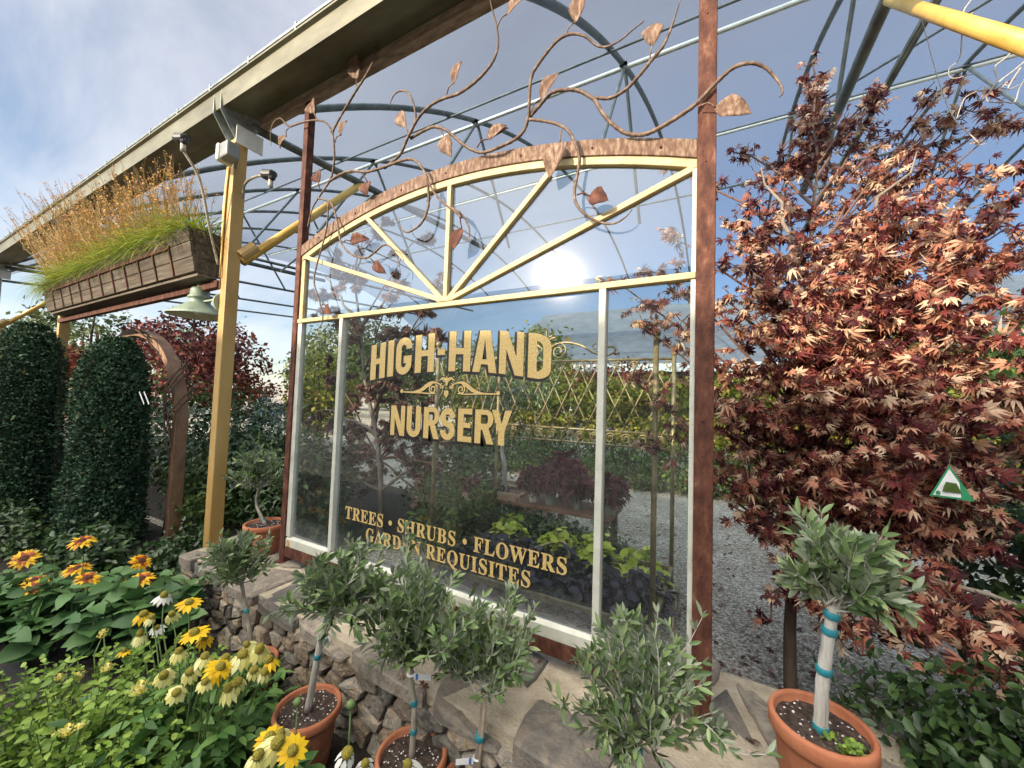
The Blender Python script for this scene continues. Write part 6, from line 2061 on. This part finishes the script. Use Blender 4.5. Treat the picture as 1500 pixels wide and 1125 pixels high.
# hedges and rows further back
hx = [(-5.6 + i * .66) for i in range(17)]
for i, x_ in enumerate(hx):
    tree('yellow_maple', ['yellow green maple in the nursery row, left of the lattice', 'yellow green maple in the nursery row behind the lattice'][0 if i < 4 else 1] if False else 'yellow green young maple in the row behind the lattice', (x_, 6.6 + rr.uniform(-.3, .3), 0), 1.5,
         [((0, 0, 1.55), (.55, .5, .55)), ((rr.uniform(-.2, .2), -.15, 1.05), (.5, .45, .4))], 1500, .085, L_YELG, GREYBARK, QUAD, .025, group='row of yellow green maples')
for i in range(14):
    x_ = -5.0 + i * .74
    bush('hedge_shrub', 'rounded green hedge shrub at the foot of the maple row', 'hedge', (x_, 5.75, .40), (.48, .36, .44), 1700, .055, L_MIDG, QUAD, group='low hedge along the gravel', clump=30, stems=4)
tree('sumac_tree', 'tall golden green tree glimpsed behind the right maple crown', (2.6, 8.8, 0), 3.0, [((0, 0, 2.7), (1.2, .9, .9)), ((1.4, 0, 2.1), (1.1, .9, .8)), ((-1.2, 0, 1.9), (1.0, .8, .7))], 4200, .12, L_YELG, BARK, QUAD, .07)
tree('sumac_tree', 'dull green tree behind the right maple at the picture edge', (5.0, 7.2, 0), 3.2, [((0, 0, 2.6), (1.3, 1.0, 1.0)), ((-1.1, 0, 1.8), (1.0, .9, .8)), ((1.1, 0, 1.7), (1.1, .9, .8))], 4200, .12, L_MIDG, BARK, QUAD, .07)
tree('red_tree', 'dark red leaved tree behind the yellow maple row', (-2.4, 8.2, 0), 2.2, [((0, 0, 2.0), (1.0, .7, .65)), ((.9, 0, 1.85), (.7, .6, .5))], 3000, .10, L_RED, GREYBARK, QUAD, .05)
tree('golden_tree', 'tall yellow green tree rising behind the lettering', (-5.6, 10.2, 0), 3.4, [((0, 0, 3.0), (1.1, .9, .95)), ((.8, .2, 2.3), (.9, .8, .7)), ((-.9, 0, 2.3), (.8, .8, .7))], 4600, .13, L_YELG, BARK, QUAD, .09)
tree('oak_tree', 'broad dull green tree beyond the left panes', (-12.5, 9.5, 0), 4.2, [((0, 0, 3.3), (1.9, 1.4, 1.3)), ((1.5, 0, 2.5), (1.4, 1.2, 1.1)), ((-1.6, 0, 2.4), (1.4, 1.2, 1.1))], 6500, .15, L_FARG, BARK, QUAD, .14)
tree('red_maple_tree', 'coppery red tree just left of the yellow post', (-10.6, 3.6, 0), 2.9, [((-.4, 0, 2.25), (.75, .7, .85)), ((.3, -.2, 1.45), (.8, .7, .5)), ((-.9, 0, 1.6), (.6, .6, .5))], 4600, .09, L_RED, GREYBARK, QUAD, .06)
tree('purple_plum_tree', 'dark purple tree with open crown behind the arch top', (-9.6, 2.1, 0), 3.2, [((0, 0, 2.55), (1.2, .8, .55)), ((-1.2, .1, 2.45), (1.0, .7, .5)), ((.6, 0, 2.1), (.6, .6, .4)), ((.0, 0, 1.5), (1.0, .8, .55))], 4200, .085, L_PLUM, BARK, QUAD, .05, clump=60)
tree('pear_tree', 'thin pale green tree at the left edge above the boxwood', (-13.6, 1.6, 0), 3.4, [((0, 0, 2.7), (1.1, .9, .95)), ((.4, 0, 1.7), (1.1, .9, .8))], 2800, .10, L_FARG, BARK, QUAD, .06, clump=60)
tree('crabapple_tree', 'reddish leaved shrub tree low at the left edge', (-11.6, .9, 0), 2.0, [((0, 0, 1.5), (.8, .8, .7))], 2200, .09, L_RED, BARK, QUAD, .05)
tree('distant_elm', 'hazy green tree on the skyline between yellow post and window', (-25, 17, 0), 6.0, [((0, 0, 4.4), (3.0, 2.2, 1.9)), ((2.4, 0, 3.3), (2.0, 1.8, 1.5)), ((-2.6, 0, 3.2), (2.2, 1.8, 1.5))], 5600, .26, L_FARG, BARK, QUAD, .2)
tree('golden_shrub_tree', 'yellowish shrub tree at the left rust post', (-8.2, 4.2, 0), 2.1, [((0, 0, 1.75), (.7, .6, .75)), ((.1, 0, 1.0), (.7, .6, .5))], 2800, .09, L_YELG, BARK, QUAD, .05)
tree('cloud_pine', 'cloud pruned pine with layered yellow green pads', (-10.4, 5.6, 0), 1.8, [((0, 0, 1.75), (.75, .6, .22)), ((.7, 0, 1.35), (.7, .6, .2)), ((-.7, 0, 1.3), (.7, .6, .2)), ((.1, 0, .95), (.8, .7, .2))], 3000, .085, L_YELG, BARK, QUAD, .06)
tree('blue_spruce', 'small blue spruce beside the yellow post', (-8.2, 3.0, 0), 1.35, [((0, 0, 1.12), (.26, .26, .3)), ((0, 0, .75), (.42, .42, .36))], 2200, .055, L_BLUEG, BARK, OVALN, .035)
k_ = 0
for (x_, y_, h_, lm, lab) in ((-38, 26, 7.5, L_FARG, 'far green tree on the left skyline'), (-31, 30, 7.0, L_FARG, 'far rounded tree behind the skyline elm'), (-22, 30, 7.2, L_FARG, 'far dull green tree behind the lettering'), (-15, 26, 6.0, L_YELG, 'far golden tree behind the high word'),
                              (-9, 24, 5.6, L_FARG, 'far green tree behind the hand word'), (-46, 16, 7.5, L_FARG, 'far tree left of the coppery tree'), (-36, 7, 5.6, L_FARG, 'far tree above the boxwood columns'), (-30, 2.5, 4.6, L_FARG, 'far tree at the left picture edge'),
                              (8, 22, 6.2, L_FARG, 'far green tree behind the right maple'), (14, 18, 6.2, L_YELG, 'far golden tree at the right picture edge'), (3, 26, 5.5, L_FARG, 'far tree behind the grey roof')):
    s_ = h_ / 6
    tree('distant_tree', lab, (x_, y_, 0), h_, [((0, 0, h_ * .7), (2.7 * s_, 2.2 * s_, 1.8 * s_)), ((2.3 * s_, 0, h_ * .5), (2.0 * s_, 1.8 * s_, 1.7 * s_)), ((-2.4 * s_, .3, h_ * .48), (2.1 * s_, 1.8 * s_, 1.6 * s_)), ((0, 0, h_ * .25), (2.9 * s_, 2 * s_, 1.5 * s_))], 4200, .30 * s_, lm, BARK, QUAD, .2, group=None)

# table of potted plants left of the window
ptb = thing('display_table', 'long dark display table of white pots left of the window', 'table', (-9.0, 4.6, 0))
MB().box(-10.6, -7.2, 3.9, 4.7, .80, .84).build('table_top', BARK, ptb)
for x_ in (-10.5, -8.9, -7.3):
    for y_ in (3.98, 4.6):
        MB().box(x_ - .04, x_ + .04, y_ - .04, y_ + .04, 0, .799).build('table_leg', BARK, ptb)
proto = None
for i in range(12):
    x_ = -10.4 + i * .27
    y_ = 4.02 + (i % 2) * .2
    if proto is None:
        proto = thing('white_pot_plant', 'white pot of dark foliage in the row on the display table', 'potted plant', (0, 0, 0), 'white pots on the display table')
        MB().lathe([(.001, .0), (.07, .0), (.095, .17), (.10, .18), (.09, .18), (.08, .15), (.001, .15)], (0, 0, 0), 18).build('pot', PLATE, proto)
        lv = Leaves()
        blob_leaves(lv, (0, 0, .27), (.13, .13, .12), 160, .055, OVAL)
        lv.build('foliage', L_DARKRED, proto)
        proto.location = (x_, y_, .842)
    else:
        dup(proto, (x_, y_, .842), rr.uniform(0, 6), rr.uniform(.85, 1.15))

# second shade house / sales roof far behind
sr = thing('sales_shed', 'distant open shed with grey roof, white fascia and yellow posts', 'building', (3, 15, 0))
rfm = MB()
rfm.add([(-9, 13.0, 3.0), (16, 13.0, 3.0), (16, 18.5, 6.5), (-9, 18.5, 6.5), (-9, 13.0, 2.9), (16, 13.0, 2.9), (16, 18.5, 6.4), (-9, 18.5, 6.4)], [(0, 1, 2, 3), (7, 6, 5, 4), (0, 4, 5, 1), (1, 5, 6, 2), (2, 6, 7, 3), (3, 7, 4, 0)])
rfm.build('roof', ROOFG, sr)
MB().box(-9.05, 16.05, 12.9, 12.98, 2.72, 3.02).build('fascia', PIPEW, sr)
for x_ in (-6.5, -3.3, -.1, 3.1, 6.3, 9.5):
    MB().box(x_ - .08, x_ + .08, 13.1, 13.26, 0, 2.9).build('shed_post', YPAINT, sr)
MB().box(-7, 16, 18.3, 18.4, 0, 6.3).build('back_wall', ROOFG, sr)
